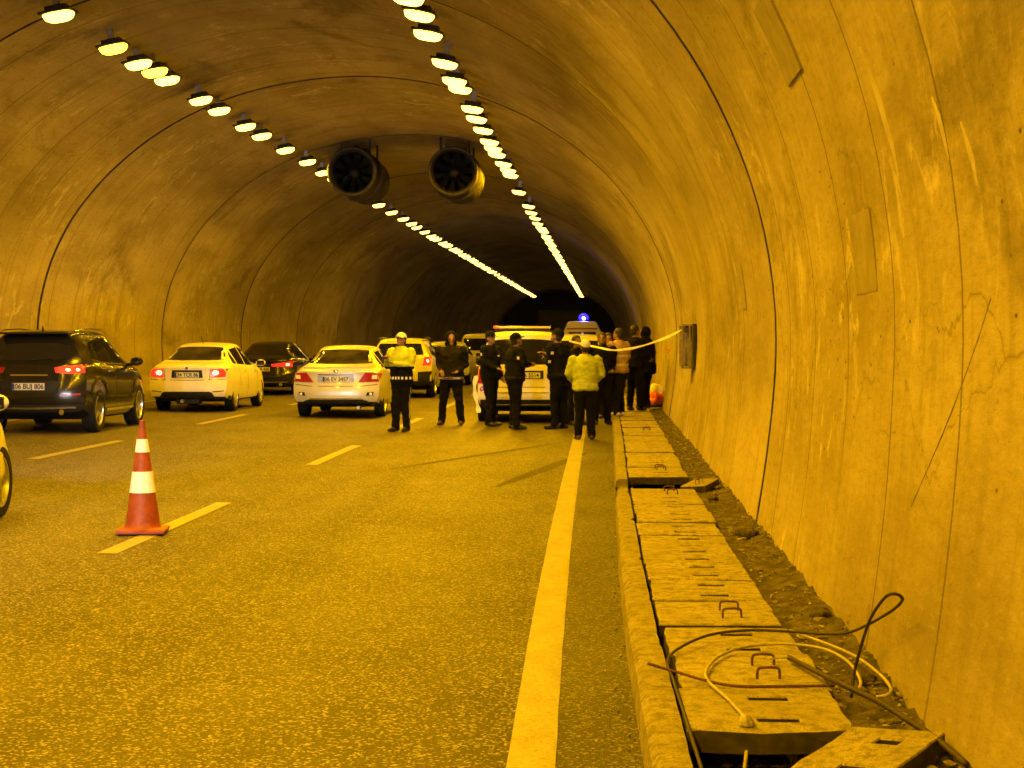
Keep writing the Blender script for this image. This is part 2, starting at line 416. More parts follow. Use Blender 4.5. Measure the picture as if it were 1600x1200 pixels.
def skid(pts, w):
    n = len(pts); G = np.zeros((3, n, 3))
    for j, (x, y) in enumerate(pts):
        k = w / 2 * (math.sin(math.pi * (j + .4) / (n - .2)) ** .5)
        for i, s in enumerate((-1, 0, 1)):
            xx = x + s * k; G[i, j] = (xx, y, float(road_z(xx)) + .006 * float(noise2(xx * .5, y * .3, 2)) * (xx < -.5) + .0035)
    link('tyre_mark', grid_mesh('tyre_mark', G, flip=True), M['tyre_mark'], marks)
skid([(-2.62 + .17 * t, 21.2 + .55 * t) for t in range(12)], .13)
skid([(-1.18 + .085 * t, 19.0 + .55 * t) for t in range(12)], .17)
skid([(-.95 + .03 * t, 20.4 + .3 * t) for t in range(5)], .05)

# ---------------------------------------------------------------- kerb, drain trench, cover slabs, gutter
kerb_l = lambda y: float(np.interp(y, [0, 6, 9, 12, 18, 26, 34, 60], [.19, .17, .125, .11, .125, .155, .17, .17]))
kerb_r = lambda y: float(np.interp(y, [0, 6, 9, 12, 18, 26, 34, 60], [.335, .325, .285, .265, .262, .30, .31, .31]))
kerb = empty('kerb'); struct(kerb, 'worn concrete kerb along the right-hand edge line')
def kerb_piece(y0, y1, low=0.0):
    n = max(4, int((y1 - y0) / (.06 if y0 < 40 else 1.5))); prof_n = 9; G = np.zeros((n + 2, prof_n, 3))
    for i in range(n + 2):
        t = min(max((i - 1) / (n - 1), 0), 1); y = y0 + (y1 - y0) * t
        l, r = kerb_l(y), kerb_r(y); c = .5 * (l + r)
        cut = low * (1 + .5 * float(smooth_noise(y * 9, 2)))
        chip = .004 * float(smooth_noise(y * 5, 8)) + .03 * max(0, float(smooth_noise(y * 4.3, 3)) - .55) + cut * .3
        chip2 = .003 * float(smooth_noise(y * 6, 18)) + .09 * max(0, float(smooth_noise(y * 2.7, 23)) - .62)
        top = .148 + .003 * float(smooth_noise(y * 1.1, 5)) - cut
        prof = [(l - .006, -.05), (l + .002, .06), (l + .010, top - .03 - max(0, chip) * .8), (l + .032 + max(0, chip), top - .004), (l + .07, top), (r - .05 - max(0, chip2), top), (r - .006 - max(0, chip2), top - .002), (r - max(0, chip2), top - .03), (r, -.05)]
        for j, (x, z) in enumerate(prof): G[i, j] = (x, y, z)
        if i in (0, n + 1): G[i, :, 0] = c + (G[i, :, 0] - c) * .02; G[i, :, 2] = np.minimum(G[i, :, 2], .03)
    me = grid_mesh('kerb_stone', G); me.set_sharp_from_angle(angle=R(25)); link('kerb_stone', me, M['kerb'], kerb)
y = -20.0; ki = 0
while y < 60:
    L = 3.05
    if abs(y + L - 16.6) < .9: L = 16.6 - y
    if 16.5 < y < 16.7:
        kerb_piece(16.62, 17.5, .035); kerb_piece(17.52, 18.6, .075); y = 18.6; continue
    kerb_piece(y + .006, y + L - .006); y += L
kerb_piece(y + .006, 310)
walk = empty('drain_walkway'); struct(walk, 'walkway of concrete drain covers beside the right-hand wall')
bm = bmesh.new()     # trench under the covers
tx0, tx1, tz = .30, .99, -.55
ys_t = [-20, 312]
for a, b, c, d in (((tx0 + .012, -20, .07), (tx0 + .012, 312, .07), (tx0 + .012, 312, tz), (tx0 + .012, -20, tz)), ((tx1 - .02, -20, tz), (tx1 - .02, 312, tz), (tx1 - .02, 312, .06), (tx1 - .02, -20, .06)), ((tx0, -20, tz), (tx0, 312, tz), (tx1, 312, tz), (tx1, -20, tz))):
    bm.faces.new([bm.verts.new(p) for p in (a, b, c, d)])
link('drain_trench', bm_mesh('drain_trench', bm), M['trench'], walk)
SW, SL, ST = .645, .812, .085
def slab_mesh(seed, slots=True, chipped=False):
    rnd = random.Random(seed)
    bm = bmesh.new(); xs = [0, .04, .285, .45, .605, SW]; yy = [0, .04,  .15, .24, .40, .565, .655, .772, SL]
    xs = sorted(set(xs)); V = {}
    for i, x in enumerate(xs):
        for j, y in enumerate(yy):
            jx = rnd.uniform(-.006, .006) if i in (0, len(xs) - 1) else 0; jy = rnd.uniform(-.006, .006) if j in (0, len(yy) - 1) else 0
            V[i, j] = bm.verts.new((x - SW / 2 + jx, y + jy, rnd.uniform(-.002, .002)))
    fs = []
    for i in range(len(xs) - 1):
        for j in range(len(yy) - 1):
            if slots and xs[i] == .285 and yy[j] in (.15, .565): continue
            fs.append(bm.faces.new((V[i, j], V[i + 1, j], V[i + 1, j + 1], V[i, j + 1])))
    r = bmesh.ops.extrude_face_region(bm, geom=fs, use_keep_orig=True)
    for v in [g for g in r['geom'] if isinstance(g, bmesh.types.BMVert)]: v.co.z -= ST
    bmesh.ops.recalc_face_normals(bm, faces=bm.faces)
    es = [e for e in bm.edges if e.is_manifold and e.calc_face_angle(0) > 1 and min(v.co.z for v in e.verts) > -.03]
    bmesh.ops.bevel(bm, geom=es, offset=.007, segments=1, affect='EDGES')
    if chipped:
        for v in bm.verts:
            if v.co.y < .06: v.co.y += rnd.uniform(0, .035) * (v.co.z > -.05); v.co.z -= rnd.uniform(0, .012)
    for f in bm.faces:
        c = f.calc_center_median()
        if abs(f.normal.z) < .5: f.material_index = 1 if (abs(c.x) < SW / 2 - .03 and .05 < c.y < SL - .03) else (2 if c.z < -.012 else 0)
    return bm_mesh('cover_slab', bm)
slot_me = [slab_mesh(i) for i in range(5)]; solid_me = [slab_mesh(20 + i, False) for i in range(3)]; chip_me = slab_mesh(40, True, True)
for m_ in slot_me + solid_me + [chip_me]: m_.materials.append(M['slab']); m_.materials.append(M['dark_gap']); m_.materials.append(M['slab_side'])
def loop_mesh():
    bm = bmesh.new(); pts = [(-.05, 0, -.02), (-.05, 0, .032), (-.036, 0, .05), (.036, 0, .05), (.05, 0, .032), (.05, 0, -.02)]
    add_tube(bm, catmull(pts, 3), .0065, 6); return bm_mesh('lifting_loop', bm, True)
loop_me = loop_mesh(); loop_me.materials.append(M['rebar'])
slab_l = lambda y: kerb_r(y) + .015
def put_loops(o, ys):
    for yy, a in ys: link('lifting_loop', loop_me, None, o, (.06 + random.uniform(-.02, .02), yy, .0), (R(random.uniform(-25, 25)), 0, a))
loop_slabs = {1: [(.20, .15), (.52, .1)], 3: [(.22, .1), (.48, -.1)], 12: [(.2, .2), (.55, .3)], 15: [(.3, .1), (.55, -.2)], 25: [(.3, 0), (.6, .1)]}
y = 6.63; i = 0
while y < 60:
    if i == 13: y = 18.85; i = 14      # the opened place: that cover lies turned aside (built below)
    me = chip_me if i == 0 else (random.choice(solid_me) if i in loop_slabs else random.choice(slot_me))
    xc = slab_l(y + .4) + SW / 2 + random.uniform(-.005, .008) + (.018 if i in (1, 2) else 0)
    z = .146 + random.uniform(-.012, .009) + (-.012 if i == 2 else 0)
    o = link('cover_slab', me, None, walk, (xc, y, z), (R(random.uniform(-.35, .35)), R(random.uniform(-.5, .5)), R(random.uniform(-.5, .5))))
    if i in loop_slabs: put_loops(o, loop_slabs[i])
    y += SL + random.uniform(.012, .032) + (.028 if i in (1, 2) else 0); i += 1
y_end = y
for k in range(30):       # behind the viewer's feet the covers go on
    yb = 5.05 - (k + 1) * .828
    if yb < -19: break
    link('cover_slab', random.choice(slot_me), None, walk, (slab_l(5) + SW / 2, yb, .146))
bm = bmesh.new(); add_box(bm, (.65, (y_end + 311) / 2, .1), (SW, 311 - y_end, .09))
struct(link('far_cover_strip', bm_mesh('far_cover_strip', bm), M['slab'], walk))
# two covers lifted out of line
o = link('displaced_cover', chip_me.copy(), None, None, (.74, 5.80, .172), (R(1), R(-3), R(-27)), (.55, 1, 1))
tag(o, 'broken drain cover lying askew across the near open trench', 'drain cover', 'drain covers lifted out of line')
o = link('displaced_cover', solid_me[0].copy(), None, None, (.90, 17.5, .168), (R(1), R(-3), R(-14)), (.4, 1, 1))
put_loops(o, [(.14, .6), (.3, .3)])
tag(o, 'narrow drain cover turned aside at the distant open gap in the walkway', 'drain cover', 'drain covers lifted out of line')
# gutter soil between covers and wall
ys_s = np.concatenate([np.arange(-19, 45, .06), np.arange(46, 312, 2.)]); xs_s = np.linspace(0, 1, 13)
G = np.zeros((len(xs_s), len(ys_s), 3))
for j, yv in enumerate(ys_s):
    x0 = slab_l(min(yv, 60)) + SW - .04; x1 = 1.42
    G[:, j, 0] = x0 + (x1 - x0) * xs_s; G[:, j, 1] = yv
t = np.clip((G[:, :, 0] - 1.0) / .32, 0, 1)
G[:, :, 2] = .085 + .05 * t ** 2 + .022 * noise2(G[:, :, 0] * 9, G[:, :, 1] * 5, 1) + .014 * noise2(G[:, :, 0] * 23, G[:, :, 1] * 17, 6) + .03 * np.maximum(0, noise2(G[:, :, 0] * 4, G[:, :, 1] * 1.7, 9) - .2)
G[0, :, 2] = .02
struct(link('gutter', grid_mesh('gutter', G, flip=True), M['soil']), 'strip of dark soil between drain covers and tunnel wall')
bm = bmesh.new()     # litter of chips and stones
for k in range(900):
    yv = 5 + 30 * random.random() ** 1.6; xv = random.uniform(.99, 1.27); s = random.choice([.006, .008, .01, .014]) * random.uniform(.7, 1.3)
    j0 = len(bm.verts)
    r = bmesh.ops.create_icosphere(bm, subdivisions=1, radius=s, matrix=Matrix.Translation((xv, yv, .105 + .05 * max(0, (xv - 1) / .32) ** 2)) @ Matrix.Rotation(random.uniform(0, 3), 4, 'Z') @ Matrix.Diagonal((random.uniform(.6, 2.6), random.uniform(.6, 1.2), random.uniform(.4, .8), 1)))
    for v in r['verts']: v.co += Vector((random.uniform(-1, 1), random.uniform(-1, 1), random.uniform(-1, 1))) * s * .3
for k in range(120):
    yv = 6 + 22 * random.random() ** 1.4; xv = kerb_l(yv) - abs(random.gauss(.02, .05)) - .01; s = random.uniform(.004, .009)
    r = bmesh.ops.create_icosphere(bm, subdivisions=1, radius=s, matrix=Matrix.Translation((xv, yv, .004 + s * .4)))
o = link('gutter_debris', bm_mesh('gutter_debris', bm), M['debris']); o['kind'] = 'stuff'; o['label'] = 'chips and grit scattered in gutter and along kerb'
for k, (xv, yv, s) in enumerate([(1.12, 13.6, .085), (1.2, 9.6, .06), (1.17, 7.75, .05), (1.05, 16.6, .05)]):
    bm = bmesh.new(); bmesh.ops.create_icosphere(bm, subdivisions=3, radius=1)
    for v in bm.verts:
        d = 1 + .35 * float(noise2(v.co.x * 2 + k * 9, v.co.y * 2 + v.co.z, k)); v.co *= d * s; v.co.z *= .55
    tag(link('stone', bm_mesh('stone', bm, True), M['soil'], None, (xv, yv, .13)), ['large dark lump of mud in the gutter', 'clod of soil against the wall behind the cable loop', 'small clod under the dark conduit', 'clod of dirt beside the turned drain cover'][k], 'stone', 'clods in the gutter')
# left-hand kerb
bm = bmesh.new(); add_box(bm, (-11.2, 134, .26), (.62, 356, .24), bevel=.02)
struct(link('pavement', bm_mesh('pavement', bm), M['kerb']), 'narrow raised concrete ledge along the left wall')

# ================================================================ lamps
M['diffuser'] = mat('sodium_lamp_glow', (.8, .6, .3), .4, emit=LAMP, es=LAMP_STRENGTH)
M['diffuser_mid'] = mat('sodium_lamp_glow_mid', (.8, .6, .3), .4, emit=LAMP, es=LAMP_STRENGTH * .26)
M['diffuser_far'] = mat('sodium_lamp_glow_far', (.8, .6, .3), .4, emit=LAMP, es=LAMP_STRENGTH * .045)
M['diffuser_left'] = mat('sodium_lamp_glow_weaker', (.8, .6, .3), .4, emit=LAMP, es=LAMP_STRENGTH * .5)
M['diffuser_end'] = mat('sodium_lamp_glow_end', (.8, .6, .3), .4, emit=LAMP, es=LAMP_STRENGTH * .009)
M['diffuser_dim'] = mat('sodium_lamp_ageing', (.8, .6, .3), .4, emit=(1.0, .6, .02), es=12)
M['diffuser_rim'] = mat('sodium_lamp_bowl', (.8, .6, .3), .4, emit=(1, .60, .10), es=6)
def lamp_meshes():
    bm = bmesh.new(); add_box(bm, (0, 0, .046), (.46, .39, .034), bevel=.012); add_box(bm, (0, 0, .10), (.30, .24, .08), bevel=.02); h = bm_mesh('housing', bm, True, 40)
    h.materials.append(M['housing'])
    ds = []
    for mt in ('diffuser', 'diffuser_mid', 'diffuser_far', 'diffuser_dim', 'diffuser_end', 'diffuser_left'):
        bm = bmesh.new(); rings = []; n = 20
        for rx_, ry_, z in ((.212, .176, .026), (.206, .17, .0), (.185, .15, -.04), (.135, .108, -.066), (.120, .095, -.046)):
            rings.append([bm.verts.new((rx_ * math.copysign(abs(math.cos(q)) ** .75, math.cos(q)), ry_ * math.copysign(abs(math.sin(q)) ** .75, math.sin(q)), z)) for q in (2 * math.pi * i / n for i in range(n))])
        for A, B in zip(rings[:-1], rings[1:]):
            for i in range(n): bm.faces.new((A[i], B[i], B[(i + 1) % n], A[(i + 1) % n])).material_index = 1
        bm.faces.new(rings[-1])
        me = bm_mesh('diffuser', bm, True); me.materials.append(M[mt]); me.materials.append(M['diffuser_rim'] if mt != 'diffuser_dim' else M['diffuser_dim']); ds.append(me)
    bm = bmesh.new(); add_box(bm, (0, 0, .22), (.09, .05, .26)); b = bm_mesh('bracket', bm); b.materials.append(M['steel'])
    return h, ds, b
LH, LD, LB = lamp_meshes()
ORD = ['nearest', 'second', 'third', 'fourth', 'fifth', 'sixth', 'seventh', 'eighth', 'ninth', 'tenth', 'eleventh', 'twelfth']
def lamp_row(xf, ysl, side, dim=()):
    c = 0
    for y in ysl:
        far = 0 if y < 52 else (1 if y < 72 else (2 if y < 96 else 4))
        if far == 0 and side == 'left': far = 5
        if y in dim: far = 3
        t = empty('tunnel_light', (xf(y) + random.uniform(-.03, .03), y, 6.06 + random.uniform(-.02, .02)), R(random.uniform(-3, 3)))
        t.rotation_euler[1] = R(random.uniform(-2, 2) + (10 if side == 'right' else -10))
        link('housing', LH, None, t); link('diffuser', LD[far], None, t); link('bracket', LB, None, t)
        if y > 22 and c < len(ORD):
            lab = f'{ORD[c]} sodium lamp from the viewer in the {side}-hand ceiling row'; c += 1
            if far == 3: lab = f'dim yellow {lab}'
        elif y <= 22: lab = f'sodium lamp of the {side}-hand ceiling row overhead, above the view'
        else: lab = f'distant sodium lamp in the {side}-hand ceiling row of lights'
        tag(t, lab, 'ceiling lamp', f'{side}-hand ceiling row of sodium lamps')
right = [22.5, 23.6, 25.0, 27.7, 29.5, 30.6, 33.1, 34.6, 36.4, 38.6, 40.0, 41.3, 43.7, 45.2, 46.6, 51.7, 57.5, 60.2, 63.3, 66.0]
left = [23.3, 26.0, 27.5, 28.3, 29.2, 31.7, 33.2, 35.8, 37.4, 40.1, 43.0, 45.7, 47.4, 51.0, 53.6, 56.9, 60.1, 63.4, 66.2]
gen = []
y = 68.4
while y < 181:
    gen += [y, y + 1.4, y + 2.8]; y += 5.4
back_l = [y for k in range(10) for y in (16.9 - k * 5.4, 18.3 - k * 5.4, 19.7 - k * 5.4)]
lx = lambda y: float(np.interp(y, [0, 45, 192], [-7.45, -7.42, -7.15])); rx = lambda y: float(np.interp(y, [0, 40, 192], [-2.56, -2.54, -2.25]))
lamp_row(rx, back_l + right + gen, 'right'); lamp_row(lx, back_l + left + [g for g in gen if random.random() < .86], 'left', (26.0, 28.3))

# ================================================================ jet fans
def fan(loc, label):
    t = empty('jet_fan', loc, 0); tag(t, label, 'fan', 'pair of jet fans under the tunnel crown')
    RX = Matrix.Rotation(R(-90), 4, 'X')        # lathe z -> +y
    bm = bmesh.new(); r = .6
    add_lathe(bm, [(r - .05, .05), (r - .02, .0), (r + .01, .02), (r + .015, .09), (r - .02, .12), (r - .02, 1.05), (r + .045, 1.08), (r + .045, 1.75), (r - .02, 1.78), (r - .02, 2.8), (r + .01, 2.85), (r - .04, 2.9), (r - .1, 2.8), (r - .1, .1)], 40, RX, close=True)
    link('casing', bm_mesh('casing', bm, True, 35), M['soot_steel'], t)
    bm = bmesh.new(); add_lathe(bm, [(r - .045, -.012), (r - .012, -.025), (r + .02, -.005), (r + .022, .05), (r - .03, .06)], 40, RX, close=True)
    link('inlet_ring', bm_mesh('inlet_ring', bm, True, 40), M['fan_rim'], t)
    bm = bmesh.new(); add_lathe(bm, [(0, .28), (.08, .3), (.15, .38), (.17, .6), (.17, 1.5), (0, 1.55)], 24, RX)
    link('hub', bm_mesh('hub', bm, True, 40), M['fan_dark'], t)
    bm = bmesh.new(); add_lathe(bm, [(0, 1.6), (r - .1, 1.6)], 32, RX); link('backplate', bm_mesh('backplate', bm), M['fan_dark'], t)
    bm = bmesh.new()
    for k in range(7):
        a = k / 6; rr = .16 + (r - .11 - .16) * a; tw = R(62 - 30 * a); w = .085 + .02 * a
        for s in (-1, 1): bm.verts.new((s * w * math.cos(tw), s * w * math.sin(tw), rr))
        for s in (1, -1): bm.verts.new((s * w * math.cos(tw), s * w * math.sin(tw) + .014, rr))
    bm.verts.ensure_lookup_table()
    for k in range(6):
        for q in range(4): bm.faces.new([bm.verts[4 * k + q], bm.verts[4 * k + (q + 1) % 4], bm.verts[4 * k + 4 + (q + 1) % 4], bm.verts[4 * k + 4 + q]])
    bm.faces.new([bm.verts[q] for q in (0, 1, 2, 3)]); bm.faces.new([bm.verts[24 + q] for q in (0, 1, 2, 3)])
    bme = bm_mesh('blade', bm); bme.materials.append(M['fan_blade'])
    for k in range(10): link('blade', bme, None, t, (0, .5, 0), (0, R(36 * k + 9), 0))
    bm = bmesh.new()
    for q in range(4): add_box(bm, (0, 0, 0), (.03, .05, 2 * r - .2), Matrix.Translation((0, .36, 0)) @ Matrix.Rotation(R(45 * q), 4, 'Y'))
    bm.free()
    for yy in (.7, 2.2):
        for sx in (-1, 1):
            top = .7 + (.55 if True else 0)
            bm = bmesh.new(); add_box(bm, (sx * .36, yy, .82), (.05, .05, .72)); add_box(bm, (sx * .36, yy, .47), (.12, .1, .04)); add_box(bm, (sx * .36, yy, 1.15), (.16, .14, .02))
            link('hanger', bm_mesh('hanger', bm), M['soot_steel'], t)
    bm = bmesh.new(); add_box(bm, (0, 1.42, .66), (.5, .3, .1), bevel=.01); link('junction_box', bm_mesh('junction_box', bm), M['soot_steel'], t)
    return t
fan((-6.29, 43, 5.84), 'left jet fan with dark round inlet hung beside the left lamp row')
fan((-3.76, 43, 5.84), 'right jet fan with pale inlet rim hung beside the right lamp row')

# ================================================================ vehicles
M['glass'] = mat('car_glass', (.012, .012, .011), .04, spec=.6)
M['glass_pale'] = mat('pale_car_glass', (.045, .040, .032), .05, spec=.6, noise=(2.2, (.015, .013, .011), .42, .6))  # reflection of the dark interior put into the glass as a paler tone
M['plastic'] = mat('black_plastic', (.008, .008, .008), .55, spec=.3, noise=(30, (.014, .014, .013), .4, .7))
M['rubber'] = mat('tyre_rubber', (.009, .009, .008), .85, spec=.2, bump=(60, .3, .004))
M['alloy'] = mat('alloy_wheel', (.45, .45, .45), .3, .8)
M['chrome'] = mat('chrome', (.7, .7, .7), .12, 1)
M['lens_red'] = mat('red_lens', (.30, .008, .006), .3, coat=.2)
M['lens_lit'] = mat('lit_tail_lamp', (.5, .02, .01), .2, emit=(1, .03, .012), es=1.3)
M['lens_hot'] = mat('lit_brake_bulb', (.8, .3, .2), .2, emit=(1, .26, .13), es=6)
M['lens_white'] = mat('clear_lens', (.75, .75, .72), .12, coat=.5)
M['plate'] = mat('number_plate', (.62, .62, .58), .45)
M['ink'] = mat('plate_ink', (.015, .015, .02), .5)
M['seam'] = mat('panel_gap', (.01, .01, .01), .8)
M['eu_blue'] = mat('plate_blue', (.01, .03, .25), .5)
def car_paint(name, col, rough=.28, metal=0.0):
    return mat(name, col, rough, metal, spec=.4, coat=.45, noise=(3, tuple(c * .86 for c in col), .35, .75))
M['p_black'] = car_paint('dark_paint', (.007, .007, .007), .16)
M['p_black2'] = car_paint('black_paint', (.006, .006, .007), .16)
M['p_white'] = car_paint('white_paint', (.74, .73, .70), .35)
M['p_silver'] = car_paint('silver_paint', (.55, .55, .54), .32, .25)
M['p_police'] = car_paint('white_van_paint', (.70, .69, .65), .38)
M['p_pearl'] = car_paint('beige_paint', (.50, .47, .40), .35)
M['p_truck'] = mat('truck_paint', (.012, .011, .010), .7)

def interp_s(ctrl, ys, k=.07):
    c = np.array(ctrl, float); d = np.linspace(c[0, 0] - .3, c[-1, 0] + .3, 600); v = np.interp(d, c[:, 0], c[:, 1])
    h = d[1] - d[0]; w = np.exp(-.5 * (np.arange(-40, 41) * h / k) ** 2); w /= w.sum()
    v = np.convolve(np.pad(v, 40, mode='edge'), w, 'valid'); return np.interp(ys, d, v)
TYRE = RIM5 = RIM10 = None
def wheel_meshes():
    global TYRE, RIM5, RIM10
    RY = Matrix.Rotation(R(90), 4, 'Y')
    bm = bmesh.new(); add_lathe(bm, [(.68, -.29), (.9, -.325), (.97, -.30), (1.0, -.24), (1.0, .24), (.97, .30), (.9, .325), (.68, .29), (.64, 0)], 36, RY, close=True)
    TYRE = bm_mesh('tyre', bm, True, 40); TYRE.materials.append(M['rubber'])
    def rim(n, w):
        bm = bmesh.new(); add_lathe(bm, [(.665, -.25), (.70, .295), (.64, .30), (.615, .2), (.60, -.2)], 36, RY, close=True)
        add_lathe(bm, [(0, .25), (.09, .25), (.13, .22), (.14, .1), (0, .1)], 16, RY)
        for k in range(n):
            a = 2 * math.pi * k / n; Rm = Matrix.Rotation(a, 4, 'X')
            add_box(bm, (0, 0, 0), (.035, w, .52), Rm @ Matrix.Translation((.215, 0, .36)) @ Matrix.Rotation(R(-3), 4, 'Y'), bevel=.008)
        me = bm_mesh('rim', bm, True, 35); me.materials.append(M['alloy']); return me
    RIM5, RIM10 = rim(5, .15), rim(10, .07)
    bm = bmesh.new(); add_lathe(bm, [(0, .05), (.62, .05)], 24, RY); d = bm_mesh('brake_disc', bm); d.materials.append(M['plastic']); return d
DISC = wheel_meshes()

class Car:
    def __init__(s, name, sp, paint, loc, rz=0):
        s.sp = sp; s.root = empty(name, loc, rz); s.root.scale = sp.get('scale', (1, 1, 1)); s.L, s.Wd, s.H = sp['L'], sp['W'], sp['H']; s.paint = paint
        s.body()
    def body(s):
        sp = s.sp; L, Wd = s.L, s.Wd; hw0 = Wd / 2
        ys = np.unique(np.concatenate([np.linspace(0, .3, 7), np.linspace(.3, L - .4, 44), np.linspace(L - .4, L, 9)]))
        zt = interp_s(sp['top'], ys, sp.get('ks', .06)); zs = interp_s(sp['belt'], ys, .08); zs = np.minimum(zs, zt - .025)
        zb = interp_s([(0, sp.get('zbr', .30)), (.5, .21), (L - .6, .2), (L, .25)], ys, .1)
        hwp = interp_s([(0, hw0 * .955), (.5, hw0 * .985), (1.2, hw0), (L - 1.4, hw0), (L - .6, hw0 * .97), (L, hw0 * .9)], ys, .12)
        hrR = sp['roof_hw']; rings = []
        for i, y in enumerate(ys):
            hw, b, sh, t = hwp[i], zb[i], zs[i], zt[i]; gh = t - sh; g = min(1, max(0, (gh - .03) / .30)); g = g * g * (3 - 2 * g)
            hr = hw * .86 * (1 - g) + hrR * g; k = min(1, gh / .2)
            pts = [(0, b), (.5 * hw, b), (.82 * hw, b + .005), (.93 * hw, b + .045), (.972 * hw, b + .12), (.992 * hw, b + .28 * (sh - b)), (hw, b + .52 * (sh - b)), (.996 * hw, b + .72 * (sh - b)), (.975 * hw, sh - .045), (.945 * hw, sh - .006)]
            x0 = .93 * hw; z0 = sh + .008 * k; z1 = t - .055 * k
            for q in (0, .33, .66, 1.0): pts.append((x0 + (hr - x0) * (q ** 1.12), z0 + (z1 - z0) * q))
            pts += [(hr * .955, t - .026 * k), (hr * .86, t - .010 * k), (hr * .55, t + .004), (0, t + .014)]
            rings.append(pts)
        m = len(rings[0]); bm = bmesh.new()
        vg = []
        for i, y in enumerate(ys):
            row = [bm.verts.new((x, y, z)) for x, z in rings[i]]
            row += [bm.verts.new((-x, y, z)) for x, z in rings[i][-2:0:-1]]
            vg.append(row)
        nn_ = len(vg[0])
        for i in range(len(ys) - 1):
            for j in range(nn_): bm.faces.new((vg[i][j], vg[i + 1][j], vg[i + 1][(j + 1) % nn_], vg[i][(j + 1) % nn_]))
        for row, fl in ((vg[0], 0), (vg[-1], 1)):       # caps in horizontal rows
            prevr = [row[0]]
            for j in range(1, m):
                if j == m - 1: cur = [row[m - 1]]
                else:
                    a, b = row[j], row[nn_ - j]; nx = 8
                    cur = [a] + [bm.verts.new(a.co.lerp(b.co, q / nx)) for q in range(1, nx)] + [b]
                if len(prevr) == 1: 
                    for q in range(len(cur) - 1): bm.faces.new((prevr[0], cur[q], cur[q + 1]))
                elif len(cur) == 1:
                    for q in range(len(prevr) - 1): bm.faces.new((prevr[q], cur[0], prevr[q + 1]))
                else:
                    for q in range(len(cur) - 1): bm.faces.new((prevr[q], prevr[q + 1], cur[q + 1], cur[q]))
                prevr = cur
        rp = np.array(sp['rear'], float); fp = np.array(sp.get('front', [(.2, .10), (.4, 0), (.55, .01), (.7, .07), (.9, .2)]), float)
        rr, rf = sp.get('rr', .16), sp.get('rf', .4)
        for v in bm.verts:
            x, y, z = v.co; q = abs(x) / hw0
            f = max(0, 1 - y / 1.1) ** 1.5; v.co.y += f * (np.interp(z, rp[:, 0], rp[:, 1]) + rr * q ** 3.5)
            f = max(0, 1 - (L - y) / 1.1) ** 1.5; v.co.y -= f * (np.interp(z, fp[:, 0], fp[:, 1]) + rf * q ** 3)
        me = bm_mesh('body', bm, True, 32)
        s.bvh_me = me; bmt = bmesh.new(); bmt.from_mesh(me); s.bvh = BVHTree.FromBMesh(bmt); bmt.free()
        # wheel arches
        s.wr = sp['wr']; ra = s.wr + .045
        o = link('body', me, [s.paint, M['plastic']], s.root)
        cut = []
        for ya in sp['axles']:
            for sx in (-1, 1):
                bm = bmesh.new(); add_lathe(bm, [(0, -.2), (ra, -.2), (ra, .3), (0, .3)], 28, Matrix.Translation((sx * (hw0 - .05), ya, s.wr + .01)) @ Matrix.Rotation(R(90 * sx), 4, 'Y'))
                c = link('cut', bm_mesh('cut', bm)); cut.append(c)
                md = o.modifiers.new('b', 'BOOLEAN'); md.object = c; md.operation = 'DIFFERENCE'; md.solver = 'EXACT'
        dg = bpy.context.evaluated_depsgraph_get(); new = bpy.data.meshes.new_from_object(o.evaluated_get(dg))
        o.modifiers.clear()
        for c in cut: bpy.data.objects.remove(c)
        o.data = new; new.name = 'body'
        while len(new.materials) < 2: new.materials.append(M['plastic'])
        new.materials[0] = s.paint; new.materials[1] = M['plastic']
        zk = sp.get('black', .30)
        for p in new.polygons:
            c = p.center; n_ = p.normal; dark = c.z < (zk if c.y < .6 else .245)
            for ya in sp['axles']:
                if math.hypot(c.y - ya, c.z - s.wr - .01) < ra + .012 and (abs(c.x) < hw0 - .2 or (abs(n_.x) < .3 and abs(c.x) < hw0 - .01)): dark = True
            p.material_index = 1 if dark else 0
        new.shade_smooth(); new.set_sharp_from_angle(angle=R(32))
        s.bodyo = o
        # wheels
        for ya in sp['axles']:
            for sx in (-1, 1):
                w = link('wheel', TYRE, None, s.root, (sx * (hw0 - .118), ya, s.wr), (0, 0, 0 if sx > 0 else math.pi), (s.wr,) * 3)
                link('rim', RIM10 if sp.get('rim') == 10 else RIM5, None, w); link('brake_disc', DISC, None, w)
        s.bar('rear_axle', [(-hw0 + .2, sp['axles'][0], s.wr), (hw0 - .2, sp['axles'][0], s.wr)], .05, M['plastic'])
    def hit(s, d, a, z):
        if d == 'rear': r = s.bvh.ray_cast(Vector((a, -3, z)), Vector((0, 1, 0)))
        elif d == 'front': r = s.bvh.ray_cast(Vector((a, s.L + 3, z)), Vector((0, -1, 0)))
        elif d == 'right': r = s.bvh.ray_cast(Vector((3, a, z)), Vector((-1, 0, 0)))
        elif d == 'left': r = s.bvh.ray_cast(Vector((-3, a, z)), Vector((1, 0, 0)))
        else: r = s.bvh.ray_cast(Vector((a, z, 4)), Vector((0, 0, -1)))
        return r
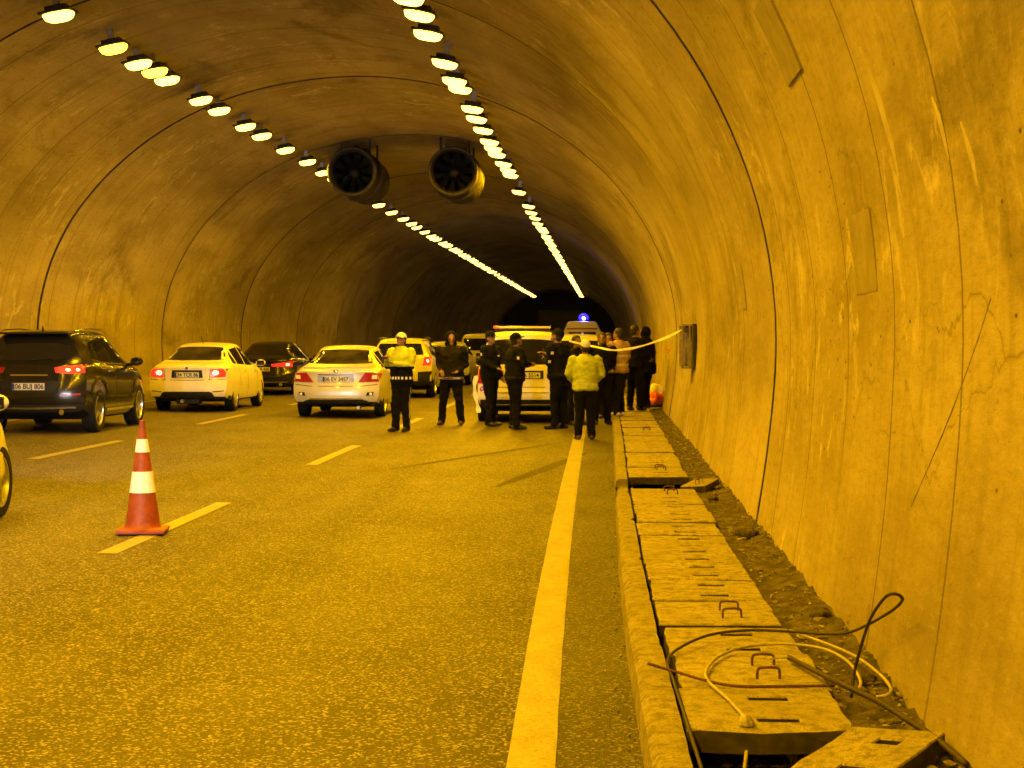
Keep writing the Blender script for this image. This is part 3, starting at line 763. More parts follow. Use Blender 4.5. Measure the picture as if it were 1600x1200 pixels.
    def panel(s, name, d, bot, top, mt, off=.006, nu=10, nv=6, parent=None, depth=.02):
        """a fitted sheet between two polylines given in the projection plane, standing `off` proud of the body"""
        def rs(pl, n):
            pl = np.array(pl, float); t = np.linspace(0, 1, len(pl)); q = np.linspace(0, 1, n); return np.stack([np.interp(q, t, pl[:, 0]), np.interp(q, t, pl[:, 1])], 1)
        B, T = rs(bot, nu + 1), rs(top, nu + 1); G = np.zeros((nu + 3, nv + 3, 3)); last = None
        for i in range(nu + 3):
            for j in range(nv + 3):
                ii = min(max(i - 1, 0), nu); jj = min(max(j - 1, 0), nv); p = B[ii] + (T[ii] - B[ii]) * jj / nv
                loc, nor, _, _ = s.hit(d, p[0], p[1])
                if loc is None: loc, nor = last or (Vector((0, 0, .8)), Vector((0, -1, 0)))
                else: last = (loc, nor)
                e = i in (0, nu + 2) or j in (0, nv + 2)
                G[i, j] = loc + nor * (-depth if e else off)
        me = grid_mesh(name, G); me.set_sharp_from_angle(angle=R(50))
        bm = bmesh.new(); bm.from_mesh(me); bmesh.ops.recalc_face_normals(bm, faces=bm.faces); bm.to_mesh(me); bm.free()
        return link(name, me, mt, parent or s.root)
    def pair(s, name, bot, top, mt, **kw):
        a = s.panel(name, 'rear', bot, top, mt, **kw); b = s.panel(name, 'rear', [(-x, z) for x, z in bot], [(-x, z) for x, z in top], mt, **kw); return a, b
    def fpair(s, name, bot, top, mt, **kw):
        a = s.panel(name, 'front', bot, top, mt, **kw); b = s.panel(name, 'front', [(-x, z) for x, z in bot], [(-x, z) for x, z in top], mt, **kw); return a, b
    def sides(s, name, bot, top, mt, **kw):
        return [s.panel(name, d, bot, top, mt, **kw) for d in ('right', 'left')]
    def seam(s, d, pts, w=.011):
        for (a, b), (c, e) in zip(pts[:-1], pts[1:]):
            ln = math.hypot(c - a, e - b); nx, nz = -(e - b) / ln * w / 2, (c - a) / ln * w / 2
            s.panel('panel_gap', d, [(a - nx, b - nz), (c - nx, e - nz)], [(a + nx, b + nz), (c + nx, e + nz)], M['seam'], off=.0022, nu=5, nv=1, depth=.004)
    def plate(s, z, text, x=0, w=.52, h=.11):
        l, n, _, _ = s.hit('rear', x, z); bm = bmesh.new(); add_box(bm, (0, 0, 0), (w, .012, h), bevel=.004)
        p = link('number_plate', bm_mesh('number_plate', bm), M['plate'], s.root, (x, l.y - .014, z))
        bm = bmesh.new(); add_box(bm, (-w / 2 + .022, -.0065, 0), (.038, .003, h * .92)); link('plate_band', bm_mesh('plate_band', bm), M['eu_blue'], p)
        cu = bpy.data.curves.new('plate_text', 'FONT'); cu.body = text; cu.size = h * 1.0; cu.align_x = 'CENTER'; cu.align_y = 'CENTER'; cu.extrude = .001; cu.offset = .0028
        to = link('plate_text', cu); dg = bpy.context.evaluated_depsgraph_get(); tm = bpy.data.meshes.new_from_object(to.evaluated_get(dg)); bpy.data.objects.remove(to)
        tm.materials.clear(); link('plate_text', tm, M['ink'], p, (.018, -.0085, -.002), (R(90), 0, 0), (.92, 1, 1)); return p
    def mirrors(s, y, z, mt):
        for sx in (-1, 1):
            bm = bmesh.new(); bmesh.ops.create_uvsphere(bm, u_segments=14, v_segments=10, radius=1, matrix=Matrix.Translation((sx * (s.Wd / 2 + .085), y, z)) @ Matrix.Diagonal((.115, .065, .075, 1)))
            for v in bm.verts: v.co.y = max(v.co.y, y - .04)
            add_tube(bm, [(sx * (s.Wd / 2 - .12), y + .03, z - .06), (sx * (s.Wd / 2 + .03), y + .02, z - .04)], .028, 8)
            mo = link('mirror', bm_mesh('mirror', bm, True, 40), mt, s.root)
            bm = bmesh.new(); add_box(bm, (sx * (s.Wd / 2 + .087), y - .042, z), (.17, .006, .105), bevel=.02); link('mirror_glass', bm_mesh('mirror_glass', bm), M['glass'], mo)
    def bar(s, name, pts, r, mt, parent=None):
        bm = bmesh.new(); add_tube(bm, pts, r, 8); return link(name, bm_mesh(name, bm, True, 40), mt, parent or s.root)
    def box(s, name, c, d, mt, bevel=.01, parent=None):
        bm = bmesh.new(); add_box(bm, c, d, bevel=bevel); return link(name, bm_mesh(name, bm, True, 40), mt, parent or s.root)
    def lit(s, name, c, r, mt, parent):
        bm = bmesh.new(); bmesh.ops.create_uvsphere(bm, u_segments=14, v_segments=8, radius=1, matrix=Matrix.Translation(c) @ Matrix.Diagonal((r[0], r[1], r[2], 1)))
        return link(name, bm_mesh(name, bm, True), mt, parent)

SEDAN = dict(scale=(1, 1, .966), L=4.56, W=1.74, H=1.48, roof_hw=.55, wr=.315, axles=(.98, 3.62), top=[(0, .96), (.06, 1.0), (.15, 1.03), (.55, 1.065), (.66, 1.09), (1.32, 1.38), (1.55, 1.44), (2.0, 1.478), (2.4, 1.47), (2.75, 1.42), (2.95, 1.36), (3.62, 1.01), (4.2, .88), (4.45, .78), (4.56, .66)],
             belt=[(0, .92), (.5, 1.0), (1.3, .975), (2.6, .93), (3.55, .90), (4.2, .82), (4.56, .6)], rear=[(.25, .10), (.36, .02), (.5, 0), (.62, .01), (.66, .05), (.8, .06), (.95, .05), (1.03, .09), (1.5, .1)], black=.33)
SUVS = dict(L=4.48, W=1.85, H=1.66, roof_hw=.58, wr=.355, axles=(.86, 3.53), zbr=.36, top=[(0, 1.56), (.1, 1.60), (.5, 1.635), (1.2, 1.65), (2.0, 1.648), (2.5, 1.60), (2.75, 1.53), (3.4, 1.14), (3.6, 1.08), (4.2, .98), (4.4, .88), (4.48, .74)],
            belt=[(0, 1.10), (.6, 1.12), (1.5, 1.06), (2.8, 1.02), (3.5, 1.0), (4.2, .92), (4.48, .66)], rear=[(.3, .10), (.45, .02), (.6, 0), (.78, .01), (.9, .05), (1.0, .06), (1.1, .08), (1.18, .13), (1.4, .28), (1.58, .42), (1.7, .46)], black=.50, rr=.2, rf=.4, rim=5)
VANS = dict(L=4.4, W=1.80, H=1.78, roof_hw=.66, wr=.32, axles=(.72, 3.45), zbr=.34, top=[(0, 1.70), (.1, 1.735), (.6, 1.77), (1.5, 1.78), (2.4, 1.75), (2.7, 1.68), (3.35, 1.18), (3.6, 1.1), (4.2, .96), (4.35, .84), (4.4, .7)],
            belt=[(0, 1.12), (.6, 1.12), (1.5, 1.08), (2.8, 1.05), (3.4, 1.02), (4.1, .9), (4.4, .66)], rear=[(.3, .08), (.45, .01), (.6, 0), (.7, .04), (.95, .05), (1.1, .06), (1.4, .13), (1.68, .22), (1.8, .25)], black=.36, rr=.13)
HATCH = dict(L=4.2, W=1.76, H=1.48, roof_hw=.56, wr=.315, axles=(.75, 3.32), top=[(0, 1.30), (.12, 1.36), (.5, 1.43), (1.2, 1.475), (1.9, 1.47), (2.4, 1.40), (2.6, 1.34), (3.25, 1.02), (3.9, .88), (4.1, .78), (4.2, .66)],
             belt=[(0, 1.0), (.6, 1.0), (1.5, .96), (2.6, .93), (3.2, .91), (3.9, .82), (4.2, .6)], rear=[(.25, .08), (.4, .01), (.55, 0), (.7, .03), (.95, .06), (1.05, .12), (1.3, .32), (1.5, .4)], black=.36, rr=.16)

def windows_sedan(c, top=1.40):
    c.panel('rear_window', 'rear', [(-.64, 1.115), (-.3, 1.10), (.3, 1.10), (.64, 1.115)], [(-.485, 1.375), (-.25, 1.395), (.25, 1.395), (.485, 1.375)], M['glass'] if c.paint is M['p_black2'] else M['glass_pale'], off=.004, nu=14, nv=8)
    c.panel('windscreen', 'front', [(-.62, 1.06), (0, 1.05), (.62, 1.06)], [(-.5, 1.36), (0, 1.38), (.5, 1.36)], M['glass'], off=.004, nu=14, nv=8)
    c.sides('rear_quarter_glass', [(1.06, 1.03), (1.32, 1.02)], [(1.26, 1.22), (1.36, 1.30)], M['glass'], off=.003)
    c.sides('rear_door_glass', [(1.40, 1.015), (2.12, .99)], [(1.46, 1.335), (2.12, 1.385)], M['glass'], off=.003)
    c.sides('front_door_glass', [(2.20, .985), (3.16, .965)], [(2.20, 1.385), (2.68, 1.345)], M['glass'], off=.003)
    for d in ('right', 'left'):
        c.seam(d, [(2.16, .95), (2.16, .6), (2.14, .3)]); c.seam(d, [(3.2, .92), (3.17, .55), (3.12, .32)]); c.seam(d, [(1.36, .98), (1.34, .8), (1.42, .55)])
        c.panel('door_handle', d, [(2.0, .86), (1.82, .86)], [(2.0, .89), (1.82, .89)], M['chrome'] if c.paint is M['p_black2'] else c.paint, off=.022, nu=4, nv=2)
        c.panel('door_handle', d, [(3.0, .84), (2.82, .84)], [(3.0, .87), (2.82, .87)], M['chrome'] if c.paint is M['p_black2'] else c.paint, off=.022, nu=4, nv=2)
    c.mirrors(3.12, 1.02, c.paint)
def face_front(c, z=.62):
    c.fpair('headlamp', [(.45, z), (.80, z + .03)], [(.42, z + .12), (.78, z + .15)], M['lens_white'])
    c.panel('grille', 'front', [(-.36, z - .02), (.36, z - .02)], [(-.38, z + .09), (.38, z + .09)], M['plastic'])

# --- dark crossover in the left lane
c = Car('suv', dict(SUVS, scale=(1, .9, 1)), M['p_black'], (-9.06, 26.8, .148)); tag(c.root, 'dark crossover with red tail lamp lit, in the left lane', 'suv', 'vehicles queued in the tunnel')
c.panel('rear_window', 'rear', [(-.66, 1.19), (-.3, 1.165), (.3, 1.165), (.66, 1.19)], [(-.57, 1.50), (-.3, 1.53), (.3, 1.53), (.57, 1.50)], M['glass'], off=.005, nu=14, nv=8)
c.box('spoiler', (0, .36, 1.60), (1.12, .24, .035), M['p_black'], .015)
c.panel('windscreen', 'front', [(-.64, 1.16), (0, 1.15), (.64, 1.16)], [(-.53, 1.50), (0, 1.52), (.53, 1.50)], M['glass'], nu=12)
c.sides('rear_quarter_glass', [(.74, 1.21), (1.06, 1.16)], [(.90, 1.36), (1.10, 1.45)], M['glass'], off=.004)
c.sides('rear_door_glass', [(1.14, 1.15), (1.86, 1.115)], [(1.18, 1.46), (1.88, 1.535)], M['glass'], off=.004)
c.sides('front_door_glass', [(1.95, 1.11), (2.92, 1.08)], [(1.95, 1.535), (2.50, 1.48)], M['glass'], off=.004)
for d in ('right', 'left'):
    c.panel('window_trim', d, [(.72, 1.175), (1.1, 1.125), (2.95, 1.045)], [(.72, 1.195), (1.1, 1.145), (2.95, 1.062)], M['chrome'], off=.008, nu=14, nv=2)
    c.panel('window_trim', d, [(.74, 1.28), (.90, 1.40), (1.15, 1.485), (1.9, 1.56), (2.52, 1.505)], [(.72, 1.30), (.89, 1.42), (1.15, 1.505), (1.9, 1.578), (2.54, 1.522)], M['chrome'], off=.006, nu=14, nv=2)
    c.seam(d, [(1.9, 1.08), (1.9, .7), (1.86, .42)]); c.seam(d, [(2.98, 1.02), (2.95, .7), (2.9, .42)]); c.seam(d, [(1.08, 1.1), (1.05, .9), (1.2, .6)])
    c.panel('door_handle', d, [(1.76, .965), (1.56, .97)], [(1.76, .995), (1.56, 1.0)], M['chrome'], off=.024, nu=4, nv=2)
    c.panel('door_handle', d, [(2.84, .94), (2.64, .945)], [(2.84, .97), (2.64, .975)], M['chrome'], off=.024, nu=4, nv=2)
    c.panel('sill_trim', d, [(1.3, .33), (3.05, .33)], [(1.3, .37), (3.05, .37)], M['chrome'], off=.02, nu=8, nv=2)
    c.panel('wheel_arch_trim', d, [(.42, .62), (.52, .74), (.72, .84), (.95, .85), (1.17, .77), (1.32, .6)], [(.40, .66), (.50, .79), (.71, .89), (.96, .90), (1.2, .82), (1.36, .62)], M['plastic'], off=.014, nu=14, nv=2)
    c.panel('wheel_arch_trim', d, [(3.08, .58), (3.18, .74), (3.38, .84), (3.6, .85), (3.8, .78)], [(3.05, .6), (3.15, .79), (3.37, .89), (3.62, .90), (3.83, .82)], M['plastic'], off=.014, nu=14, nv=2)
for sx in (-1, 1):
    c.bar('roof_rail', [(sx * .60, .55, 1.63), (sx * .61, .75, 1.655), (sx * .61, 1.5, 1.672), (sx * .60, 2.2, 1.655), (sx * .585, 2.45, 1.62)], .014, M['chrome'])
    tl = c.panel('tail_lamp', 'rear', [(sx * .42, .975), (sx * .62, .955), (sx * .855, .975)], [(sx * .40, 1.055), (sx * .62, 1.085), (sx * .845, 1.10)], M['lens_lit'] if sx > 0 else M['lens_red'], off=.014, nu=12, nv=4)
    if sx > 0:
        for xx in (.60, .74): l = c.hit('rear', xx, 1.02)[0]; c.lit('bulb', (xx, l.y - .012, 1.018), (.055, .01, .026), M['lens_hot'], tl)
    c.panel('reflector', 'rear', [(sx * .50, .60), (sx * .80, .62)], [(sx * .50, .635), (sx * .80, .65)], M['lens_red'], off=.012, nu=6, nv=2)
    c.bar('exhaust', [(sx * .52, .03, .35), (sx * .52, .35, .35)], .045, M['chrome'])
c.panel('bumper_trim', 'rear', [(-.72, .415), (0, .40), (.72, .415)], [(-.72, .445), (0, .43), (.72, .445)], M['chrome'], off=.02, nu=14, nv=2)
c.panel('plate_recess', 'rear', [(-.42, .66), (.42, .66)], [(-.50, .84), (.50, .84)], M['plastic'], off=.006, nu=8)
c.panel('tailgate_garnish', 'rear', [(-.3, .925), (.3, .925)], [(-.3, .945), (.3, .945)], M['chrome'], off=.014, nu=8, nv=2)
c.plate(.755, '06 BUJ 806'); c.bar('wiper', [(-.05, .12, 1.17), (.35, .13, 1.2)], .012, M['plastic'])
bm = bmesh.new(); add_lathe(bm, [(0, .07), (.012, .055), (.03, .0)], 10, Matrix.Translation((.02, .75, 1.655)) @ Matrix.Diagonal((.5, 2.2, 1, 1))); link('shark_fin_antenna', bm_mesh('shark_fin_antenna', bm), M['p_black'], c.root)
c.mirrors(2.95, 1.12, M['p_black']); face_front(c, .72)

# --- white saloon ahead of it
c = Car('saloon_car', dict(SEDAN, scale=(.965, 1, .966)), M['p_white'], (-8.55, 35.05, .145)); tag(c.root, 'white saloon with both brake lamps glowing, rod aerial on its roof', 'car', 'vehicles queued in the tunnel')
windows_sedan(c); face_front(c)
for sx in (-1, 1):
    tl = c.panel('tail_lamp', 'rear', [(sx * .50, .74), (sx * .80, .76)], [(sx * .52, .92), (sx * .82, .925)], M['lens_lit'], off=.012, nu=10, nv=5)
    l = c.hit('rear', sx * .60, .845)[0]; c.lit('bulb', (sx * .60, l.y - .014, .845), (.085, .012, .055), M['lens_hot'], tl)
    c.seam('rear', [(sx * .55, .44), (sx * .78, .46)], .02)
c.panel('plate_recess', 'rear', [(-.34, .735), (.34, .735)], [(-.32, .90), (.32, .90)], M['plastic'], off=.004, nu=8)
c.plate(.80, '34 TCR 86'); c.seam('rear', [(-.82, .70), (0, .685), (.82, .70)]); c.seam('rear', [(-.5, .93), (-.48, .70)]); c.seam('rear', [(.5, .93), (.48, .70)])
c.panel('lower_bumper', 'rear', [(-.62, .27), (.62, .27)], [(-.54, .42), (-.48, .445), (.48, .445), (.54, .42)], M['plastic'], off=.01, nu=12)
c.bar('exhaust', [(-.1, .0, .24), (-.1, .4, .24)], .04, M['steel']); c.box('silencer', (0, .25, .24), (.5, .3, .12), M['plastic'], .03)
c.bar('aerial', [(-.02, 1.6, 1.45), (-.02, 1.42, 1.62)], .006, M['plastic'])
l = c.hit('rear', 0, .93)[0]; c.lit('boot_badge', (0, l.y - .006, .945), (.04, .006, .03), M['chrome'], c.root)

# --- dark saloon ahead of the white one
c = Car('saloon_car', dict(SEDAN, L=4.75, W=1.84, rim=10), M['p_black2'], (-9.14, 45.6, .155)); tag(c.root, 'dark saloon with red tail lamp, half hidden beyond the white saloon', 'car', 'vehicles queued in the tunnel')
windows_sedan(c); face_front(c)
for sx in (-1, 1):
    tl = c.panel('tail_lamp', 'rear', [(sx * .30, .80), (sx * .84, .78)], [(sx * .30, .86), (sx * .855, .94)], M['lens_lit'], off=.012, nu=12, nv=4)
    l = c.hit('rear', sx * .7, .85)[0]; c.lit('bulb', (sx * .72, l.y - .012, .85), (.07, .012, .035), M['lens_hot'], tl)
    c.bar('exhaust', [(sx * .55, .0, .3), (sx * .55, .3, .3)], .045, M['chrome'])
c.panel('bumper_trim', 'rear', [(-.75, .36), (.75, .36)], [(-.75, .38), (.75, .38)], M['chrome'], off=.014, nu=12, nv=2)
c.plate(.72, '06 KR 428')

# --- silver saloon in the middle lane
c = Car('saloon_car', dict(SEDAN, L=4.54, W=1.78, rim=10), M['p_silver'], (-5.27, 33.75, .092)); tag(c.root, 'silver saloon with wedge shaped red tail lamps, behind the capped officer', 'car', 'vehicles queued in the tunnel')
windows_sedan(c); face_front(c)
for sx in (-1, 1):
    tl = c.panel('tail_lamp', 'rear', [(sx * .44, .735), (sx * .84, .75)], [(sx * .58, .935), (sx * .855, .915)], M['lens_red'], off=.014, nu=12, nv=5)
    c.panel('reversing_lens', 'rear', [(sx * .70, .80), (sx * .80, .805)], [(sx * .71, .88), (sx * .81, .885)], M['lens_white'], off=.02, nu=5, nv=4, parent=tl)
    c.panel('fog_recess', 'rear', [(sx * .60, .46), (sx * .74, .47)], [(sx * .62, .53), (sx * .74, .54)], M['plastic'], off=.006, nu=5, nv=3)
    l = c.hit('rear', sx * .69, .495)[0]; c.lit('fog_lamp', (sx * .69, l.y - .01, .495), (.035, .012, .03), M['lens_white'], c.root)
c.panel('plate_recess', 'rear', [(-.36, .735), (.36, .735)], [(-.36, .88), (.36, .88)], M['steel'], off=.004, nu=8)
c.plate(.80, '06 EV 3457'); c.panel('boot_garnish', 'rear', [(-.34, .885), (.34, .885)], [(-.34, .91), (.34, .91)], M['chrome'], off=.016, nu=8, nv=2)
c.seam('rear', [(-.82, .69), (-.5, .655), (.5, .655), (.82, .69)], .012); c.panel('boot_spoiler', 'rear', [(-.66, 1.015), (0, 1.02), (.66, 1.015)], [(-.62, 1.045), (0, 1.05), (.62, 1.045)], M['p_silver'], off=.03, nu=12, nv=2)
c.panel('lower_bumper', 'rear', [(-.70, .27), (.70, .27)], [(-.62, .36), (-.5, .385), (.5, .385), (.62, .36)], M['plastic'], off=.012, nu=12)
c.panel('bumper_trim', 'rear', [(-.56, .388), (.56, .388)], [(-.50, .415), (.50, .415)], M['chrome'], off=.02, nu=12, nv=2)
l = c.hit('rear', 0, .96)[0]; c.lit('boot_badge', (0, l.y - .006, .965), (.05, .006, .032), M['chrome'], c.root)
c.bar('exhaust', [(.45, .02, .22), (.45, .35, .22)], .035, M['steel'])
for hx in (-.38, .38):
    pass

# --- tall pale crossover ahead of the silver saloon
c = Car('suv', dict(SUVS, W=1.8, rim=10, scale=(1, 1, .96)), M['p_pearl'], (-5.42, 45.6, .092)); tag(c.root, 'tall pale crossover ahead of the silver saloon, right tail lamp glowing', 'suv', 'vehicles queued in the tunnel')
c.panel('rear_window', 'rear', [(-.64, 1.19), (.64, 1.19)], [(-.55, 1.50), (.55, 1.50)], M['glass'], off=.005, nu=12, nv=8)
c.sides('side_glass', [(.8, 1.19), (1.86, 1.12)], [(.98, 1.40), (1.88, 1.53)], M['glass'], off=.004); c.sides('side_glass', [(1.95, 1.11), (2.92, 1.08)], [(1.95, 1.535), (2.50, 1.48)], M['glass'], off=.004)
for sx in (-1, 1):
    tl = c.panel('tail_lamp', 'rear', [(sx * .62, .9), (sx * .83, .92)], [(sx * .66, 1.12), (sx * .83, 1.14)], M['lens_lit'], off=.014, nu=8, nv=5)
    l = c.hit('rear', sx * .74, 1.02)[0]; c.lit('bulb', (sx * .74, l.y - .012, 1.02), (.05, .012, .05), M['lens_hot'], tl)
    c.panel('bumper_corner', 'rear', [(sx * .5, .40), (sx * .86, .42)], [(sx * .5, .72), (sx * .86, .74)], M['plastic'], off=.008, nu=6, nv=5)
    c.bar('roof_rail', [(sx * .60, .55, 1.63), (sx * .61, .75, 1.655), (sx * .61, 1.5, 1.672), (sx * .60, 2.2, 1.655), (sx * .585, 2.45, 1.62)], .016, M['chrome'])
c.plate(.74, '34 FB 921'); c.mirrors(2.95, 1.12, M['p_pearl']); face_front(c, .72)

# --- police estate van in the closed lane
c = Car('police_van', VANS, M['p_police'], (-1.58, 33.35, .022)); tag(c.root, 'white police van with orange roof light bar behind the dark uniformed officers', 'van')
c.panel('rear_window', 'rear', [(-.66, 1.14), (.66, 1.14)], [(-.62, 1.60), (-.3, 1.63), (.3, 1.63), (.62, 1.60)], M['glass'], off=.005, nu=12, nv=8)
c.sides('side_glass', [(.45, 1.16), (1.6, 1.14)], [(.55, 1.60), (1.6, 1.64)], M['glass'], off=.004); c.sides('side_glass', [(1.7, 1.13), (2.8, 1.1)], [(1.7, 1.64), (2.45, 1.6)], M['glass'], off=.004)
for sx in (-1, 1):
    tl = c.panel('tail_lamp', 'rear', [(sx * .72, .76), (sx * .86, .78)], [(sx * .74, 1.10), (sx * .85, 1.11)], M['lens_red'], off=.014, nu=6, nv=6)
    bm = bmesh.new(); add_lathe(bm, [(0, .0), (.05, .005), (.062, .02), (.062, .05)], 18, Matrix.Translation((sx * .76, c.hit('rear', sx * .76, .66)[0].y - .03, .66)) @ Matrix.Rotation(R(-90), 4, 'X')); link('round_lamp', bm_mesh('round_lamp', bm, True, 40), M['lens_red'], c.root)
c.plate(.93, '06 A 5514', .1); c.panel('plate_recess', 'rear', [(-.22, .86), (.42, .86)], [(-.22, 1.02), (.42, 1.02)], M['plastic'], off=.003, nu=8)
c.panel('bumper_line', 'rear', [(-.8, .60), (.8, .60)], [(-.8, .625), (.8, .625)], M['p_white'], off=.02, nu=12, nv=2)
c.panel('bumper_step', 'rear', [(-.8, .34), (.8, .34)], [(-.8, .46), (.8, .46)], M['plastic'], off=.03, nu=12, nv=3); c.panel('bumper_trim', 'rear', [(-.7, .37), (.7, .37)], [(-.7, .39), (.7, .39)], M['chrome'], off=.04, nu=12, nv=2)
c.seam('rear', [(-.72, 1.08), (-.7, .7), (.7, .7), (.72, 1.08)]); c.mirrors(2.85, 1.15, M['plastic']); face_front(c, .66)
M['beacon_amber'] = mat('light_bar_cover', (.80, .50, .22), .2, coat=.5); M['beacon_red'] = mat('light_bar_red', (.6, .10, .04), .2, coat=.5)
lb = c.box('light_bar', (-.06, 1.55, 1.825), (1.1, .28, .05), M['plastic'], .015)
c.box('light_bar_cover', (-.06, 1.55, 1.865), (1.14, .26, .05), M['beacon_amber'], .02, lb); c.box('light_bar_end', (-.58, 1.55, 1.87), (.12, .28, .06), M['beacon_red'], .02, lb)

# --- pale car ahead of the police van, close to the kerb
c = Car('parked_car', VANS, M['p_police'], (-.78, 47.5, .01)); tag(c.root, 'white van parked against the kerb ahead of the police van', 'van')
c.panel('rear_window', 'rear', [(-.66, 1.14), (.66, 1.14)], [(-.62, 1.60), (.62, 1.60)], M['glass'], off=.005, nu=12, nv=8)
c.sides('side_glass', [(.45, 1.16), (1.6, 1.14)], [(.55, 1.60), (1.6, 1.64)], M['glass'], off=.004)
c.pair('tail_lamp', [(.72, .76), (.86, .78)], [(.74, 1.10), (.85, 1.11)], M['lens_red'], off=.014, nu=6, nv=6); c.plate(.9, '06 DG 311'); face_front(c, .66)

# --- two further cars in the middle lane
c = Car('hatchback', HATCH, M['p_white'], (-5.4, 58.5, .09)); tag(c.root, 'white hatchback glimpsed left of the hooded man', 'car', 'vehicles queued in the tunnel')
c.panel('rear_window', 'rear', [(-.62, 1.06), (.62, 1.06)], [(-.52, 1.34), (.52, 1.34)], M['glass'], nu=12, nv=6); c.sides('side_glass', [(.7, 1.03), (2.9, .97)], [(.9, 1.34), (2.45, 1.36)], M['glass'], off=.004)
c.pair('tail_lamp', [(.60, .78), (.80, .8)], [(.64, .98), (.80, .99)], M['lens_red'], off=.012); c.plate(.74, '06 LM 270'); c.mirrors(2.8, 1.02, M['p_white']); face_front(c)
c = Car('taxi_van', VANS, M['p_police'], (-4.75, 66.2, .08)); tag(c.root, 'pale van with barred rear seen between hooded man and first officer', 'van', 'vehicles queued in the tunnel')
c.panel('rear_window', 'rear', [(-.66, 1.14), (.66, 1.14)], [(-.62, 1.60), (.62, 1.60)], M['glass'], nu=12, nv=8); c.pair('tail_lamp', [(.72, .76), (.86, .78)], [(.74, 1.10), (.85, 1.11)], M['lens_red'], off=.014, nu=6, nv=6)
c.panel('rear_panel', 'rear', [(-.6, .66), (.6, .66)], [(-.6, .84), (.6, .84)], M['plastic'], nu=8); c.plate(.92, '06 TB 88'); c.panel('bumper_line', 'rear', [(-.8, .5), (.8, .5)], [(-.8, .6), (.8, .6)], M['chrome'], off=.02, nu=8, nv=2)

# --- ambulance with its blue beacon lit
AMB = dict(VANS, L=5.4, W=1.95, H=2.42, roof_hw=.62, wr=.34, axles=(1.0, 4.4), top=[(0, 2.36), (.15, 2.41), (2.5, 2.42), (3.3, 2.36), (3.5, 2.2), (4.4, 1.35), (5.2, 1.0), (5.4, .8)], belt=[(0, 1.75), (3.4, 1.7), (4.3, 1.2), (5.1, .95), (5.4, .7)], rear=[(.3, .05), (.5, 0), (2.4, .1)])
c = Car('ambulance', AMB, M['p_white'], (-.92, 74, .012)); tag(c.root, 'white high roofed ambulance with a blue beacon lit on top', 'ambulance')
c.panel('rear_window', 'rear', [(-.6, 1.4), (-.06, 1.4)], [(-.58, 1.95), (-.06, 1.95)], M['glass'], nu=6); c.panel('rear_window', 'rear', [(.06, 1.4), (.6, 1.4)], [(.06, 1.95), (.58, 1.95)], M['glass'], nu=6)
c.panel('roof_band', 'rear', [(-.66, 2.06), (.66, 2.06)], [(-.64, 2.12), (.64, 2.12)], M['lens_red'], nu=10, nv=2); c.pair('tail_lamp', [(.78, .7), (.92, .7)], [(.78, 1.1), (.92, 1.1)], M['lens_red'], off=.014)
M['beacon_blue'] = mat('blue_beacon', (.05, .05, .8), .2, emit=(.012, .010, 1.0), es=7); M['beacon_core'] = mat('beacon_core', (.8, .8, 1), .2, emit=(.7, .6, 1.0), es=60)
bc = c.box('beacon_base', (0, .5, 2.47), (.5, .3, .06), M['plastic'], .02); c.lit('beacon_dome', (.06, .5, 2.56), (.22, .2, .19), M['beacon_blue'], bc); c.lit('beacon_core', (.07, .30, 2.54), (.06, .03, .06), M['beacon_core'], bc)
pl = bpy.data.lights.new('beacon_glow', 'POINT'); pl.energy = 5; pl.color = (.1, .06, 1); pl.shadow_soft_size = .1
po = bpy.data.objects.new('beacon_glow', pl); COL.objects.link(po); po.parent = c.root; po.location = (.06, .5, 2.85)

# --- dark lorry far in the closed lane
t = empty('lorry', (-2.15, 88, .03)); tag(t, 'dark box lorry dimly visible beyond the ambulance', 'lorry')
def part(name, c_, d_, mt, bevel=.03):
    bm = bmesh.new(); add_box(bm, c_, d_, bevel=bevel); return link(name, bm_mesh(name, bm), mt, t)
part('cargo_box', (0, 2.6, 1.95), (2.4, 5.2, 2.3), M['p_truck']); part('cab', (0, 6.5, 1.5), (2.3, 1.7, 2.2), M['p_truck'], .15); part('chassis', (0, 3.6, .65), (1.0, 7.2, .25), M['plastic'])
part('rear_bumper', (0, .1, .5), (2.2, .12, .14), M['plastic'], .01)
for sx in (-1, 1):
    part('door_frame', (sx * 1.1, -.012, 1.95), (.08, .03, 2.2), M['plastic'], .005)
    for yy in (1.4, 6.4): link('wheel', TYRE, None, t, (sx * 1.05, yy, .48), (0, 0, 0 if sx > 0 else math.pi), (.48, .48, .48))
part('top_rail', (0, -.012, 3.07), (2.3, .03, .08), M['plastic'], .005)

